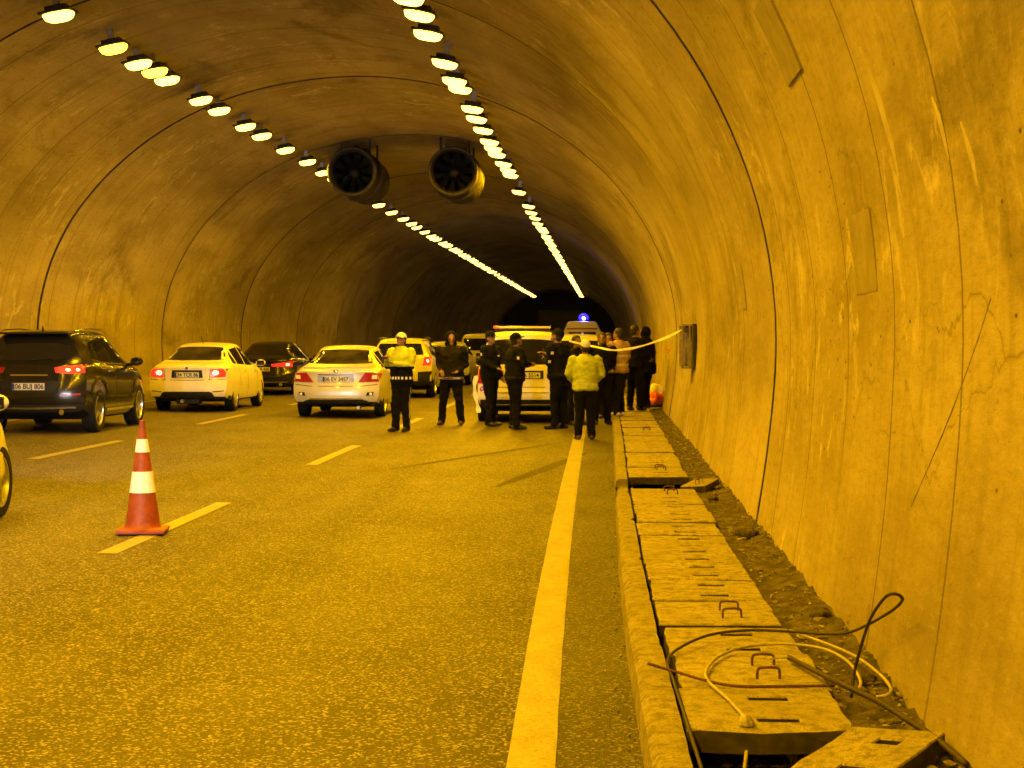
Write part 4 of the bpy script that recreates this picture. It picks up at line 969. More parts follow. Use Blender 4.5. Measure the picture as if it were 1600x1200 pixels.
# --- queue behind: one car just entering the picture at the left, one added unseen behind it for its light, both with dipped headlamps on
def queue_car(loc, rz, label, energy):
    c = Car('hatchback', dict(HATCH, rf=.62), M['p_white'], loc, rz); tag(c.root, label, 'car', 'vehicles queued in the tunnel')
    c.panel('rear_window', 'rear', [(-.62, 1.06), (.62, 1.06)], [(-.52, 1.34), (.52, 1.34)], M['glass'], nu=12, nv=6); c.panel('windscreen', 'front', [(-.62, 1.06), (.62, 1.06)], [(-.5, 1.34), (.5, 1.34)], M['glass'], nu=12, nv=6)
    c.sides('side_glass', [(.7, 1.03), (1.7, .99)], [(.9, 1.34), (1.72, 1.40)], M['glass'], off=.004); c.sides('side_glass', [(1.8, .985), (2.9, .97)], [(1.8, 1.40), (2.45, 1.36)], M['glass'], off=.004)
    c.pair('tail_lamp', [(.60, .78), (.80, .8)], [(.64, .98), (.80, .99)], M['lens_red'], off=.012); c.mirrors(2.8, 1.02, M['p_white'])
    hl = c.fpair('headlamp', [(.42, .62), (.72, .66)], [(.40, .74), (.70, .79)], M['headlamp_on'])
    c.panel('grille', 'front', [(-.36, .58), (.36, .58)], [(-.38, .72), (.38, .72)], M['plastic'])
    for sx in (-1, 1):
        sl = bpy.data.lights.new('headlamp_beam', 'SPOT'); sl.energy = energy; sl.color = (.92, .96, 1); sl.spot_size = R(34); sl.spot_blend = .9; sl.shadow_soft_size = .05
        lo = bpy.data.objects.new('headlamp_beam', sl); COL.objects.link(lo); lo.parent = c.root; lo.location = (sx * .55, HATCH['L'] + .05, .70); lo.rotation_euler = (R(91), 0, 0)
    return c
M['headlamp_on'] = mat('lit_headlamp', (.8, .8, .8), .2, emit=(1, .93, .85), es=25)
queue_car((-5.92, 11.35, .10), R(2.5), 'white car at the left edge, only its front wing and wheel in view', 900)
queue_car((-5.6, -1.9, .095), R(0), 'unseen white car added behind the viewer for its headlamp light', 1700)

# ================================================================ people
def capsule(bm, p0, p1, r0, r1, seg=10, sq=(1, 1)):
    p0, p1 = Vector(p0), Vector(p1); d = p1 - p0; n = max(d.length, 1e-4); t = d / n
    pts = []; rad = []
    for a in (-90, -60, -30): pts.append(p0 + t * r0 * math.sin(R(a))); rad.append(max(.002, r0 * math.cos(R(a))))
    for q in (0, .25, .5, .75, 1): pts.append(p0 + d * q); rad.append(r0 + (r1 - r0) * q)
    for a in (30, 60, 90): pts.append(p1 + t * r1 * math.sin(R(a))); rad.append(max(.002, r1 * math.cos(R(a))))
    add_tube(bm, pts, rad, seg)
def ellipsoid(bm, c, r, rot=None):
    bmesh.ops.create_uvsphere(bm, u_segments=16, v_segments=12, radius=1, matrix=Matrix.Translation(c) @ (rot or Matrix.Identity(4)) @ Matrix.Diagonal((r[0], r[1], r[2], 1)))
def stack(bm, secs, seg=20):
    """secs: (cx, cy, z, rx, ry)"""
    rings = []
    for cx, cy, z, rx, ry in secs:
        rings.append([bm.verts.new((cx + rx * math.cos(2 * math.pi * k / seg), cy + ry * math.sin(2 * math.pi * k / seg), z)) for k in range(seg)])
    for A, B in zip(rings[:-1], rings[1:]):
        for k in range(seg): bm.faces.new((A[k], A[(k + 1) % seg], B[(k + 1) % seg], B[k]))
    bm.faces.new(rings[0][::-1]); bm.faces.new(rings[-1])
def remesh(bm, vox, name, smooth=4, wrinkle=0.0, seed=0):
    me = bm_mesh(name, bm); o = link(name, me)
    md = o.modifiers.new('r', 'REMESH'); md.mode = 'VOXEL'; md.voxel_size = vox
    if smooth: sm = o.modifiers.new('s', 'SMOOTH'); sm.factor = .5; sm.iterations = smooth
    dg = bpy.context.evaluated_depsgraph_get(); new = bpy.data.meshes.new_from_object(o.evaluated_get(dg)); bpy.data.objects.remove(o)
    if wrinkle:
        n = len(new.vertices); co = np.empty(n * 3, np.float32); no = np.empty(n * 3, np.float32)
        new.vertices.foreach_get('co', co); new.vertices.foreach_get('normal', no); co = co.reshape(-1, 3); no = no.reshape(-1, 3)
        w = noise2(co[:, 0] * 9 + co[:, 1] * 6, co[:, 2] * 17 + co[:, 1] * 9, seed) * .6 + noise2(co[:, 0] * 19 - co[:, 1] * 11, co[:, 2] * 31, seed + 1) * .4
        co += no * (w * wrinkle)[:, None]; new.vertices.foreach_set('co', co.ravel())
    new.shade_smooth(); new.name = name; return new
def cloth(name, col, rough=.9, n2=.6): return mat(name, col, rough, spec=.12, noise=(11, tuple(c * n2 for c in col), .38, .68), bump=(55, .35, .01))
M['skin'] = mat('skin', (.25, .145, .095), .55, noise=(12, (.20, .11, .07), .4, .7))
M['hair'] = mat('dark_hair', (.012, .009, .007), .6, bump=(120, .6, .01))
M['navy'] = cloth('navy_uniform', (.007, .0075, .010)); M['black_cloth'] = cloth('black_cloth', (.006, .0055, .0055)); M['grey_cloth'] = cloth('charcoal_cloth', (.018, .017, .016))
M['hiviz'] = cloth('hi_vis_yellow', (.46, .53, .025), .8, .75); M['hiviz_pale'] = cloth('pale_hi_vis', (.55, .53, .30), .7, .85)
M['tan'] = cloth('tan_jacket', (.44, .30, .13), .8, .7); M['jeans'] = cloth('dark_jeans', (.012, .012, .014)); M['olive'] = cloth('olive_cloth', (.014, .013, .008))
M['shoe_black'] = mat('black_shoe', (.012, .011, .010), .4); M['shoe_white'] = mat('white_trainer', (.66, .63, .56), .6); M['shoe_brown'] = mat('brown_shoe', (.06, .03, .018), .5)
M['reflect'] = mat('reflective_tape', (.85, .86, .88), .35); M['cap_white'] = cloth('white_cap', (.66, .64, .58), .8, .85); M['badge'] = mat('badge', (.7, .7, .66), .35); M['shirt'] = cloth('white_shirt', (.68, .66, .62))
M['phone'] = mat('phone', (.02, .02, .02), .2); M['eye'] = mat('eye', (.02, .015, .012), .2); M['lips'] = mat('lips', (.30, .13, .10), .5)

def person(loc, face, label, h=1.75, jacket=None, trousers=None, shoes=None, arms=None, legs=None, lean=0, head=(0, 0), hat=None, hair=True, bulk=1.0, hood=None, coat=0.0, extras=()):
    """face: heading of the chest in degrees (0 looks up the tunnel, 90 left, 180 at the viewer, -90 right)
    arms: ((elbow),(wrist)) right then left, in person space (x to their right, y forward)"""
    bulk *= 1.1; k = h / 1.75; t = empty('person', loc, R(face)); tag(t, label, 'person', 'people at the cordon'); t.scale = (k,) * 3
    arms = arms or (((.27, -.03, 1.16), (.26, .06, .93)), ((-.27, -.03, 1.16), (-.26, .06, .93)))
    legs = legs or (((.10, .02, .50), (.115, .0, .09), 8), ((-.10, .02, .50), (-.115, -.02, .09), -8))
    ly = lambda z: lean * max(0, z - .9)                       # forward lean grows up the trunk
    sh = [Vector((sx * .185 * bulk, ly(1.42), 1.415)) for sx in (1, -1)]
    hip = [Vector((sx * .092, 0, .90)) for sx in (1, -1)]
    hy, hp = head; hc = Vector((0, ly(1.62) + .015, 1.625)); HR = Matrix.Translation(hc) @ Matrix.Rotation(R(hy), 4, 'Z') @ Matrix.Rotation(R(-hp), 4, 'X')
    def trunk(bm, g):
        b = bulk
        stack(bm, [(0, ly(z) + cy, z, rx * b + g, ry * b + g) for z, rx, ry, cy in ((.80, .10, .08, 0), (.86, .158, .112, 0), (.95, .165, .118, 0), (1.06, .148, .112, .005), (1.18, .158, .118, .008), (1.30, .178, .122, .008), (1.38, .178, .112, .0), (1.435, .14, .085, -.005), (1.47, .075, .065, -.005))])
    # body: one continuous surface with head, neck, arms, hands and legs
    bm = bmesh.new(); trunk(bm, -.012)
    capsule(bm, (0, ly(1.43), 1.43), hc + Vector((0, -.012, -.075)), .058, .052)
    for i in (0, 1):
        e, w = Vector(arms[i][0]), Vector(arms[i][1]); e.y += ly(1.2); w.y += ly(1.1)
        capsule(bm, sh[i], e, .05, .04); capsule(bm, e, w, .038, .026)
        kn, an, toe = Vector(legs[i][0]), Vector(legs[i][1]), legs[i][2]
        capsule(bm, hip[i], kn, .082, .052); capsule(bm, kn, an, .05, .034)
        f = Vector((math.sin(R(toe)), math.cos(R(toe)), 0)); capsule(bm, an + Vector((0, 0, -.05)) - f * .03, an + f * .15 + Vector((0, 0, -.06)), .03, .026)
    def H(p): return HR @ Vector(p)
    rotH = HR.to_3x3().to_4x4()
    ellipsoid(bm, H((0, -.012, .028)), (.074, .093, .092), rotH); ellipsoid(bm, H((0, .018, -.04)), (.058, .068, .078), rotH)
    ellipsoid(bm, H((0, .088, -.018)), (.015, .022, .026), rotH); ellipsoid(bm, H((0, .07, -.088)), (.03, .024, .022), rotH); ellipsoid(bm, H((0, .074, .022)), (.052, .018, .014), rotH)
    for sx in (-1, 1): ellipsoid(bm, H((sx * .074, -.008, -.012)), (.011, .022, .032), rotH)
    me = remesh(bm, .0125, 'body', 2)
    bm = bmesh.new(); bm.from_mesh(me)
    for i in (0, 1):                                            # hands: palm, four unequal fingers, thumb
        e, w = Vector(arms[i][0]), Vector(arms[i][1]); e.y += ly(1.2); w.y += ly(1.1)
        d = (w - e).normalized(); side = d.cross(Vector((0, 0, 1)))
        if side.length < .2: side = Vector((0, 1, 0)) - d * d.y
        side.normalize(); nrm = side.cross(d).normalized(); inw = 1 if i == 0 else -1
        palm = w + d * .05; capsule(bm, w - d * .02, w + d * .03, .026, .03, 8)
        for q in (-1, 0, 1): capsule(bm, w + d * .02 + side * q * .022, w + d * .085 + side * q * .024, .017, .014, 8)
        for q, ln in ((-1.5, .058), (-.5, .072), (.5, .078), (1.5, .068)):
            a = w + d * .085 + side * q * .0185; b = a + d * ln * .55 - nrm * .012 * inw; c_ = b + d * ln * .4 - nrm * .028 * inw
            capsule(bm, a, b, .0095, .009, 6); capsule(bm, b, c_, .009, .0075, 6)
        a = w + d * .03 + side * .03; b = a + d * .035 + side * .028; capsule(bm, a, b, .012, .0105, 6); capsule(bm, b, b + d * .032 + side * .006, .0105, .008, 6)
    n0 = len(bm.faces)
    for sx in (-1, 1): ellipsoid(bm, H((sx * .031, .082, .004)), (.012, .008, .008), rotH)
    bm.faces.ensure_lookup_table()
    for f in bm.faces[n0:]: f.material_index = 1
    n0 = len(bm.faces); ellipsoid(bm, H((0, .086, -.058)), (.024, .008, .006), rotH); bm.faces.ensure_lookup_table()
    for f in bm.faces[n0:]: f.material_index = 2
    for f in bm.faces: f.smooth = True
    me = bpy.data.meshes.new('body'); bm.to_mesh(me); bm.free(); link('body', me, [M['skin'], M['eye'], M['lips']], t)
    # trousers
    bm = bmesh.new(); b = bulk
    stack(bm, [(0, 0, z, rx * b, ry * b) for z, rx, ry in ((.78, .11, .09), (.84, .172, .126), (.93, .178, .132), (1.0, .168, .128), (1.03, .15, .11))])
    for i in (0, 1):
        kn, an = Vector(legs[i][0]), Vector(legs[i][1])
        capsule(bm, hip[i] + Vector((0, 0, -.02)), kn, .106 * b, .086); capsule(bm, kn, an + Vector((0, 0, .0)), .083, .072); ellipsoid(bm, an + Vector((0, .012, -.012)), (.062, .07, .04))
    link('trousers', remesh(bm, .016, 'trousers', 3, .014, random.randint(0, 99)), trousers or M['navy'], t)
    # jacket
    bm = bmesh.new(); hem = .86 - coat
    stack(bm, [(0, ly(z) + cy, z, rx * b + .006, ry * b + .008) for z, rx, ry, cy in ((hem, .165 + coat * .1, .125, 0), (hem + .03, .195 + coat * .1, .152, 0), (.97, .192, .15, 0), (1.06, .182, .145, .004), (1.18, .19, .15, .006), (1.30, .205, .15, .006), (1.385, .198, .135, 0), (1.44, .155, .105, -.005), (1.475, .095, .088, -.005), (1.505, .075, .075, -.003))])
    for i in (0, 1):
        e, w = Vector(arms[i][0]), Vector(arms[i][1]); e.y += ly(1.2); w.y += ly(1.1)
        capsule(bm, sh[i] + Vector((0, 0, -.008)), e, .078 * b, .062); capsule(bm, e, w - (w - e).normalized() * .01, .06, .046)
    link('jacket', remesh(bm, .016, 'jacket', 3, .017, random.randint(0, 99)), jacket or M['navy'], t)
    for i in (0, 1):
        an, toe = Vector(legs[i][1]), legs[i][2]; f = Vector((math.sin(R(toe)), math.cos(R(toe)), 0)); z0 = an.z - .09
        bm = bmesh.new(); capsule(bm, Vector((an.x, an.y, z0 + .052)) - f * .045, Vector((an.x, an.y, z0 + .05)) + f * .06, .046, .048); capsule(bm, Vector((an.x, an.y, z0 + .04)) + f * .05, Vector((an.x, an.y, z0 + .034)) + f * .165, .045, .034); capsule(bm, an + Vector((0, 0, .03)), an + Vector((0, 0, -.03)), .045, .045)
        me = remesh(bm, .012, 'shoe', 2)
        for v in me.vertices: v.co.z = max(v.co.z, z0 + .004)
        link('shoe', me, shoes or M['shoe_black'], t)
    if hair and not hood:
        bm = bmesh.new(); ellipsoid(bm, (0, -.016, .034), (.084, .102, .100)); ellipsoid(bm, (0, -.055, -.02), (.074, .055, .07))
        bmesh.ops.bisect_plane(bm, geom=bm.verts[:] + bm.edges[:] + bm.faces[:], plane_co=(0, .045, .045), plane_no=(0, .8, -.6), clear_outer=True)
        for v in bm.verts: v.co += v.co.normalized() * .006 * float(noise2(v.co.x * 40, v.co.z * 40 + v.co.y * 30, 3))
        bm.transform(HR); link('hair', bm_mesh('hair', bm, True), M['hair'], t)
    if hat:
        bm = bmesh.new(); ellipsoid(bm, (0, -.012, .045), (.091, .110, .096))
        bmesh.ops.bisect_plane(bm, geom=bm.verts[:] + bm.edges[:] + bm.faces[:], plane_co=(0, 0, .042), plane_no=(0, .08, -1), clear_outer=True)
        bm.transform(HR); c_ = link('cap', bm_mesh('cap', bm, True), hat, t)
        bm = bmesh.new(); vs = []
        for i in range(9):
            a = R(-72 + 18 * i); vs.append((math.sin(a), math.cos(a)))
        up = [bm.verts.new((x * .086, -.012 + y * .10, .047)) for x, y in vs]; dn = [bm.verts.new((x * .088, -.012 + y * .112 + .075 * max(0, y) ** .6, .028)) for x, y in vs]
        up2 = [bm.verts.new(v.co + Vector((0, 0, -.006))) for v in up]; dn2 = [bm.verts.new(v.co + Vector((0, 0, -.006))) for v in dn]
        for i in range(8):
            bm.faces.new((up[i], up[i + 1], dn[i + 1], dn[i])); bm.faces.new((up2[i], dn2[i], dn2[i + 1], up2[i + 1])); bm.faces.new((dn[i], dn[i + 1], dn2[i + 1], dn2[i]))
        bm.transform(HR); link('peak', bm_mesh('peak', bm, True, 50), hat, c_)
    if hood:
        bm = bmesh.new(); ellipsoid(bm, (0, -.022, .022), (.112, .125, .135)); ellipsoid(bm, (0, -.055, -.09), (.12, .10, .075))
        bmesh.ops.bisect_plane(bm, geom=bm.verts[:] + bm.edges[:] + bm.faces[:], plane_co=(0, .068, 0), plane_no=(0, 1, .12), clear_outer=True)
        bm.transform(HR); link('hood', bm_mesh('hood', bm, True), hood, t)
    for ex in extras: ex(t, sh, arms, legs, bulk, ly, HR)
    return t
def on_surface(mesh_obj, origin, direction):
    bm = bmesh.new(); bm.from_mesh(mesh_obj.data); b = BVHTree.FromBMesh(bm); bm.free(); return b.ray_cast(Vector(origin), Vector(direction))
def get(t, n): return next(c for c in t.children if c.name.split('.')[0] == n)
def band(garment, z, w, mt, name='reflective_band', a0=-180, a1=180, checks=0):
    """horizontal reflective band wrapped on a garment at height z; checks: alternate squares only"""
    def f(t, sh, arms, legs, bulk, ly, HR):
        g = get(t, garment); bm = bmesh.new(); bm.from_mesh(g.data); bv = BVHTree.FromBMesh(bm); bm.free(); bm = bmesh.new(); n = 72; prev = None
        for i in range(n + 1):
            a = R(a0 + (a1 - a0) * i / n); d = Vector((math.sin(a), math.cos(a), 0)); col = []
            for zz in (z - w / 2, z + w / 2):
                l, nn, _, _ = bv.ray_cast(Vector((0, ly(zz), zz)) + d * .9, -d)
                if l is None: col = None; break
                if math.hypot(l.x, l.y - ly(zz)) > .25 * bulk: col = None; break
                col.append(bm.verts.new(l + nn * .005))
            if col and prev and (not checks or (i // checks) % 2 == 0): bm.faces.new((prev[0], col[0], col[1], prev[1]))
            prev = col
        if len(bm.faces): 
            for v in [v for v in bm.verts if not v.link_faces]: bm.verts.remove(v)
            o = link(name, bm_mesh(name, bm), mt, g)
            if checks: o['kind'] = 'stuff'
        else: bm.free()
    return f
def leg_stripe(i, mt, checks=True):
    def f(t, sh, arms, legs, bulk, ly, HR):
        g = get(t, 'trousers'); bm = bmesh.new(); bm.from_mesh(g.data); bv = BVHTree.FromBMesh(bm); bm.free(); bm = bmesh.new(); sx = 1 if i == 0 else -1; n = 44; prev = None
        for q in range(n):
            z = .10 + .72 * q / n; kn, an = Vector(legs[i][0]), Vector(legs[i][1]); cy = (an.y + (kn.y - an.y) * min(1, (z - .09) / .41)); col = []
            for dy in (-.011, .011):
                l, nn, _, _ = bv.ray_cast(Vector((sx * .6, cy + dy, z)), Vector((-sx, 0, 0)))
                if l is None: col = None; break
                col.append(bm.verts.new(l + nn * .004))
            if col and prev and (not checks or q % 2 == 0): bm.faces.new((prev[0], prev[1], col[1], col[0]))
            prev = col
        for v in [v for v in bm.verts if not v.link_faces]: bm.verts.remove(v)
        link('reflective_stripe', bm_mesh('reflective_stripe', bm), mt, g)['kind'] = 'stuff'
    return f
def patch_on(garment, origin, direction, w, hgt, mt, name):
    def f(t, sh, arms, legs, bulk, ly, HR):
        g = get(t, garment); l, n, _, _ = on_surface(g, origin, direction)
        if l is None: return
        bm = bmesh.new(); add_box(bm, (0, 0, 0), (w, .006, hgt), bevel=.002)
        o = link(name, bm_mesh(name, bm), mt, g, l + n * .003); o.rotation_mode = 'QUATERNION'; o.rotation_quaternion = n.to_track_quat('Y', 'Z')
    return f
def yoke(mt, z0=1.13):
    """upper part of the jacket in another cloth: shell over shoulders and sleeves above z0"""
    def f(t, sh, arms, legs, bulk, ly, HR):
        g = get(t, 'jacket'); bm = bmesh.new(); bm.from_mesh(g.data)
        bmesh.ops.bisect_plane(bm, geom=bm.verts[:] + bm.edges[:] + bm.faces[:], plane_co=(0, 0, z0), plane_no=(0, 0, -1), clear_outer=True)
        bm.normal_update()
        for v in bm.verts: v.co += v.normal * .008
        me = bpy.data.meshes.new('hi_vis_yoke'); bm.to_mesh(me); bm.free(); me.materials.clear(); me.shade_smooth(); link('hi_vis_yoke', me, mt, g)
    return f
FOLD = (((.29, .06, 1.19), (.05, .26, 1.20)), ((-.29, .06, 1.19), (-.06, .27, 1.16)))
PHONE = (((.25, .08, 1.17), (.10, .30, 1.30)), ((-.25, .06, 1.15), (-.04, .28, 1.22)))
POCK = (((.265, -.07, 1.15), (.16, .15, 1.03)), ((-.265, -.07, 1.15), (-.16, .15, 1.03)))
BACKH = (((.30, .02, 1.16), (.20, .20, 1.02)), ((-.30, .02, 1.16), (-.20, .20, 1.02)))
HOLD = (((.26, .04, 1.16), (.18, .26, 1.08)), ((-.27, -.02, 1.15), (-.26, .08, .92)))
STAND = lambda a, b, d=0: (((a, .02 + d, .50), (a * 1.25, d, .09), 10), ((-b, .02 - d, .50), (-b * 1.25, -d, .09), -10))
def phone_at(w, off=(0, .06, .03)):
    def f(t, sh, arms, legs, bulk, ly, HR):
        bm = bmesh.new(); add_box(bm, (0, 0, 0), (.075, .009, .15), bevel=.004)
        link('phone', bm_mesh('phone', bm), M['phone'], t, Vector(arms[w][1]) + Vector(off), (R(-25), 0, 0))
    return f
person((-3.46, 29.5, .06), 150, 'traffic officer in white cap and half yellow jacket beside silver saloon', 1.70, M['navy'], M['black_cloth'], M['shoe_black'], PHONE, STAND(.085, .075, .03), 0, (10, -12), M['cap_white'], extras=(yoke(M['hiviz'], 1.16), band('jacket', .955, .045, M['reflect'], checks=2), leg_stripe(0, M['reflect']), leg_stripe(1, M['reflect']), phone_at(0)))
person((-2.84, 32.2, .045), 172, 'man in dark hooded jacket with hands in pockets, standing alone', 1.73, M['olive'], M['black_cloth'], M['shoe_brown'], POCK, STAND(.15, .15), 0, (20, 4), None, True, 1.12, M['black_cloth'], extras=(band('jacket', .893, .035, M['shirt'], 'shirt_hem'),))
person((-2.10, 32.0, .035), -120, 'officer in dark uniform at the left rear corner of police van', 1.76, M['navy'], M['black_cloth'], M['shoe_black'], HOLD, STAND(.09, .1, .04), 0, (-15, -6), M['navy'], extras=(patch_on('jacket', (.6, .0, 1.33), (-1, 0, 0), .05, .05, M['badge'], 'badge'), patch_on('jacket', (0, .6, 1.3), (0, -1, 0), .06, .03, M['badge'], 'badge')))
person((-1.60, 31.1, .022), -70, 'officer in dark uniform and peaked cap in front of the number plate', 1.74, M['navy'], M['black_cloth'], M['shoe_black'], FOLD, STAND(.08, .08), .03, (10, -14), M['navy'], bulk=1.08, extras=(patch_on('jacket', (.6, -.02, 1.3), (-1, 0, 0), .055, .055, M['badge'], 'badge'), band('jacket', .955, .03, M['grey_cloth'], 'belt')))
person((-.80, 31.4, .012), 62, 'tall officer in dark uniform reading a phone at the van rear', 1.83, M['navy'], M['black_cloth'], M['shoe_black'], PHONE, STAND(.1, .09, -.03), .05, (6, -24), M['navy'], bulk=1.12, extras=(patch_on('jacket', (-.6, -.02, 1.33), (1, 0, 0), .05, .05, M['badge'], 'badge'), patch_on('jacket', (-.6, .03, 1.18), (1, 0, 0), .05, .05, M['badge'], 'badge'), band('jacket', .955, .03, M['grey_cloth'], 'belt'), phone_at(0), phone_at(1)))
person((-.30, 28.3, 0), 8, 'officer in full yellow jacket seen from behind on the edge line', 1.64, M['hiviz'], M['black_cloth'], M['shoe_brown'], BACKH, STAND(.095, .10, .02), 0, (8, -18), M['cap_white'], bulk=1.04, extras=(band('jacket', .985, .04, M['hiviz_pale'], checks=2), leg_stripe(1, M['reflect']), leg_stripe(0, M['grey_cloth'])))
person((-.52, 33.0, .006), -150, 'person in black half hidden between tall officer and yellow jacket', 1.72, M['black_cloth'], M['black_cloth'], None, FOLD, None, 0, (10, -5))
person((-.04, 33.4, 0), -160, 'person in black standing at the kerb behind the yellow jacket', 1.79, M['black_cloth'], M['black_cloth'], None, POCK, STAND(.1, .1), 0, (-20, -8), None, True, 1.1)
person((.10, 35.4, .02), 170, 'person in dark clothes with short hair behind the tan jacket', 1.76, M['grey_cloth'], M['jeans'], None, HOLD, None, 0, (20, -4))
person((.30, 33.7, .149), 40, 'person in tan jacket and white trainers on the drain covers', 1.72, M['tan'], M['jeans'], M['shoe_white'], HOLD, STAND(.07, .07, .03), .02, (25, -8), None, extras=(band('jacket', 1.02, .05, M['hiviz_pale']), band('jacket', 1.2, .05, M['hiviz_pale'])))
person((.66, 36.4, .149), -35, 'dark haired man talking close to the hooded figure by the wall', 1.80, M['black_cloth'], M['black_cloth'], None, HOLD, STAND(.1, .1), 0, (-20, -8))
person((.92, 37.6, .149), 75, 'stout figure in long black coat beside the wall and orange bag', 1.76, M['black_cloth'], M['black_cloth'], None, POCK, STAND(.09, .10), .04, (10, -10), None, True, 1.3, M['black_cloth'], .12)

# ================================================================ cone, cordon tape, cabinet, cables, bag
M['cone'] = mat('orange_cone_plastic', (.30, .055, .008), .55, noise=(18, (.20, .036, .007), .38, .7)); M['sleeve'] = mat('reflective_sleeve', (.86, .88, .90), .35, noise=(40, (.7, .74, .78), .4, .7)); M['cone_dirt'] = mat('dirty_cone_tip', (.20, .04, .015), .7)
t = empty('traffic_cone', (-3.77, 13.95, .068), R(8)); tag(t, 'orange traffic cone with two white reflective sleeves on the lane line', 'traffic cone')
bm = bmesh.new(); prof = [(.205, .03), (.152, .045), (.142, .06), (.135, .10)]
rc = lambda z: .137 - (z - .10) * (.137 - .020) / .81
add_lathe(bm, prof + [(rc(z), z) for z in np.linspace(.12, .90, 14)] + [(.026, .915), (.015, .92), (.012, .90)], 32); link('cone_body', bm_mesh('cone_body', bm, True, 40), M['cone'], t)
bm = bmesh.new(); add_box(bm, (0, 0, .02), (.42, .42, .035), bevel=.014)
for v in bm.verts:
    if abs(v.co.x) > .15 and abs(v.co.y) > .15: v.co.x *= .94; v.co.y *= .94
link('base', bm_mesh('base', bm, True, 40), M['cone'], t)
for z0, z1 in ((.33, .50), (.66, .765)):
    bm = bmesh.new(); add_lathe(bm, [(rc(z0) - .002, z0 - .002), (rc(z0) + .004, z0), (rc((z0 + z1) / 2) + .004, (z0 + z1) / 2), (rc(z1) + .004, z1), (rc(z1) - .002, z1 + .002)], 32); link('reflective_sleeve', bm_mesh('reflective_sleeve', bm, True, 40), M['sleeve'], t)
bm = bmesh.new(); add_lathe(bm, [(rc(.855) + .001, .855), (rc(.90) + .002, .90), (.024, .917), (.0, .922)], 24); link('tip', bm_mesh('tip', bm, True), M['cone_dirt'], t)

# wall cabinet with its door swung open
M['cab'] = mat('cabinet_paint', (.30, .27, .21), .6, noise=(12, (.18, .16, .12), .4, .7)); M['cab_dark'] = mat('cabinet_door', (.02, .018, .016), .6)
t = empty('wall_cabinet', (0, 0, 0)); tag(t, 'open hydrant cabinet on the right wall where the tape is tied', 'cabinet')
p = wall_pt(27.4, 1.55, .11)
for c_, d_, n_ in (((p.x, 27.4, 1.875), (.22, .74, .03), 'top_frame'), ((p.x, 27.4, 1.205), (.22, .74, .03), 'bottom_frame'), ((p.x - .095, 27.03, 1.54), (.03, .03, .64), 'side_frame'), ((p.x + .02, 27.03, 1.54), (.025, .03, .64), 'side_frame'), ((p.x, 27.77, 1.54), (.22, .03, .64), 'back_plate'), ((p.x - .04, 27.03, 1.42), (.09, .02, .03), 'shelf')):
    bm = bmesh.new(); add_box(bm, c_, d_, bevel=.003); link(n_, bm_mesh(n_, bm), M['cab'], t)
bm = bmesh.new(); add_box(bm, (p.x + .075, 26.8, 1.54), (.045, .42, .70), bevel=.003); link('door', bm_mesh('door', bm), M['cab_dark'], t)
bm = bmesh.new(); add_lathe(bm, [(.03, 0), (.06, .0), (.06, .12), (.03, .12)], 20, Matrix.Translation((p.x - .05, 27.1, 1.66)) @ Matrix.Rotation(R(-90), 4, 'X'), close=True); link('hose_reel', bm_mesh('hose_reel', bm, True, 40), M['steel'], t)
bm = bmesh.new(); add_tube(bm, catmull([(p.x - .03, 27.1, 1.23), (p.x - .03, 27.08, 1.35), (p.x - .05, 27.1, 1.5)], 4), .02, 8); link('pipe', bm_mesh('pipe', bm, True), M['steel'], t)
# small marker on the wall
q = wall_pt(37.5, 1.42, .01); bm = bmesh.new(); add_box(bm, (q.x - .05, 37.5, 1.42), (.12, .10, .03), bevel=.006); add_box(bm, (q.x, 37.5, 1.40), (.02, .12, .12), bevel=.004)
M['orange_mk'] = mat('orange_marker', (.75, .22, .02), .4); tag(link('wall_marker', bm_mesh('wall_marker', bm), M['orange_mk']), 'small orange marker fixed to the wall behind the coat', 'marker')

# cordon tape
M['tape'] = mat('cordon_tape', (.78, .76, .68), .4, noise=(9, (.62, .60, .5), .45, .6))
pts = catmull([(-.62, 31.05, 1.62), (-.42, 29.8, 1.58), (-.22, 29.35, 1.54), (.10, 29.0, 1.475), (.30, 28.6, 1.475), (.58, 28.1, 1.53), (.95, 27.5, 1.66), (1.22, 27.1, 1.80), (p.x - .06, 27.0, 1.86)], 8)
bm = bmesh.new(); rows = []
for i, pt in enumerate(pts):
    a = .35 + .9 * math.sin(i * .13) + .25 * math.sin(i * .7); w = .019 + .007 * math.sin(i * .41)
    d = Vector((0, math.sin(a), math.cos(a))) * w; th = Vector((0, math.cos(a), -math.sin(a))) * .0015
    rows.append([bm.verts.new(pt + s1 * d + s2 * th) for s1, s2 in ((-1, -1), (1, -1), (1, 1), (-1, 1))])
for A, B in zip(rows[:-1], rows[1:]):
    for k in range(4): bm.faces.new((A[k], A[(k + 1) % 4], B[(k + 1) % 4], B[k]))
bm.faces.new(rows[0]); bm.faces.new(rows[-1][::-1])
tag(link('cordon_tape', bm_mesh('cordon_tape', bm, True, 60), M['tape']), 'pale cordon tape strung from the officers to the wall cabinet', 'barrier tape')
bm = bmesh.new(); rows = []
for i, pt in enumerate(catmull([(-2.34, 31.72, .98), (-2.37, 31.70, .8), (-2.35, 31.71, .6), (-2.31, 31.70, .42), (-2.29, 31.68, .3)], 5)):
    w = .035 + .012 * math.sin(i * .8); rows.append([bm.verts.new(pt + Vector(v)) for v in ((-w, 0, 0), (w, .012, 0), (w, .014, 0), (-w, .002, 0))])
for A, B in zip(rows[:-1], rows[1:]):
    for k in range(4): bm.faces.new((A[k], A[(k + 1) % 4], B[(k + 1) % 4], B[k]))
bm.faces.new(rows[0]); bm.faces.new(rows[-1][::-1])
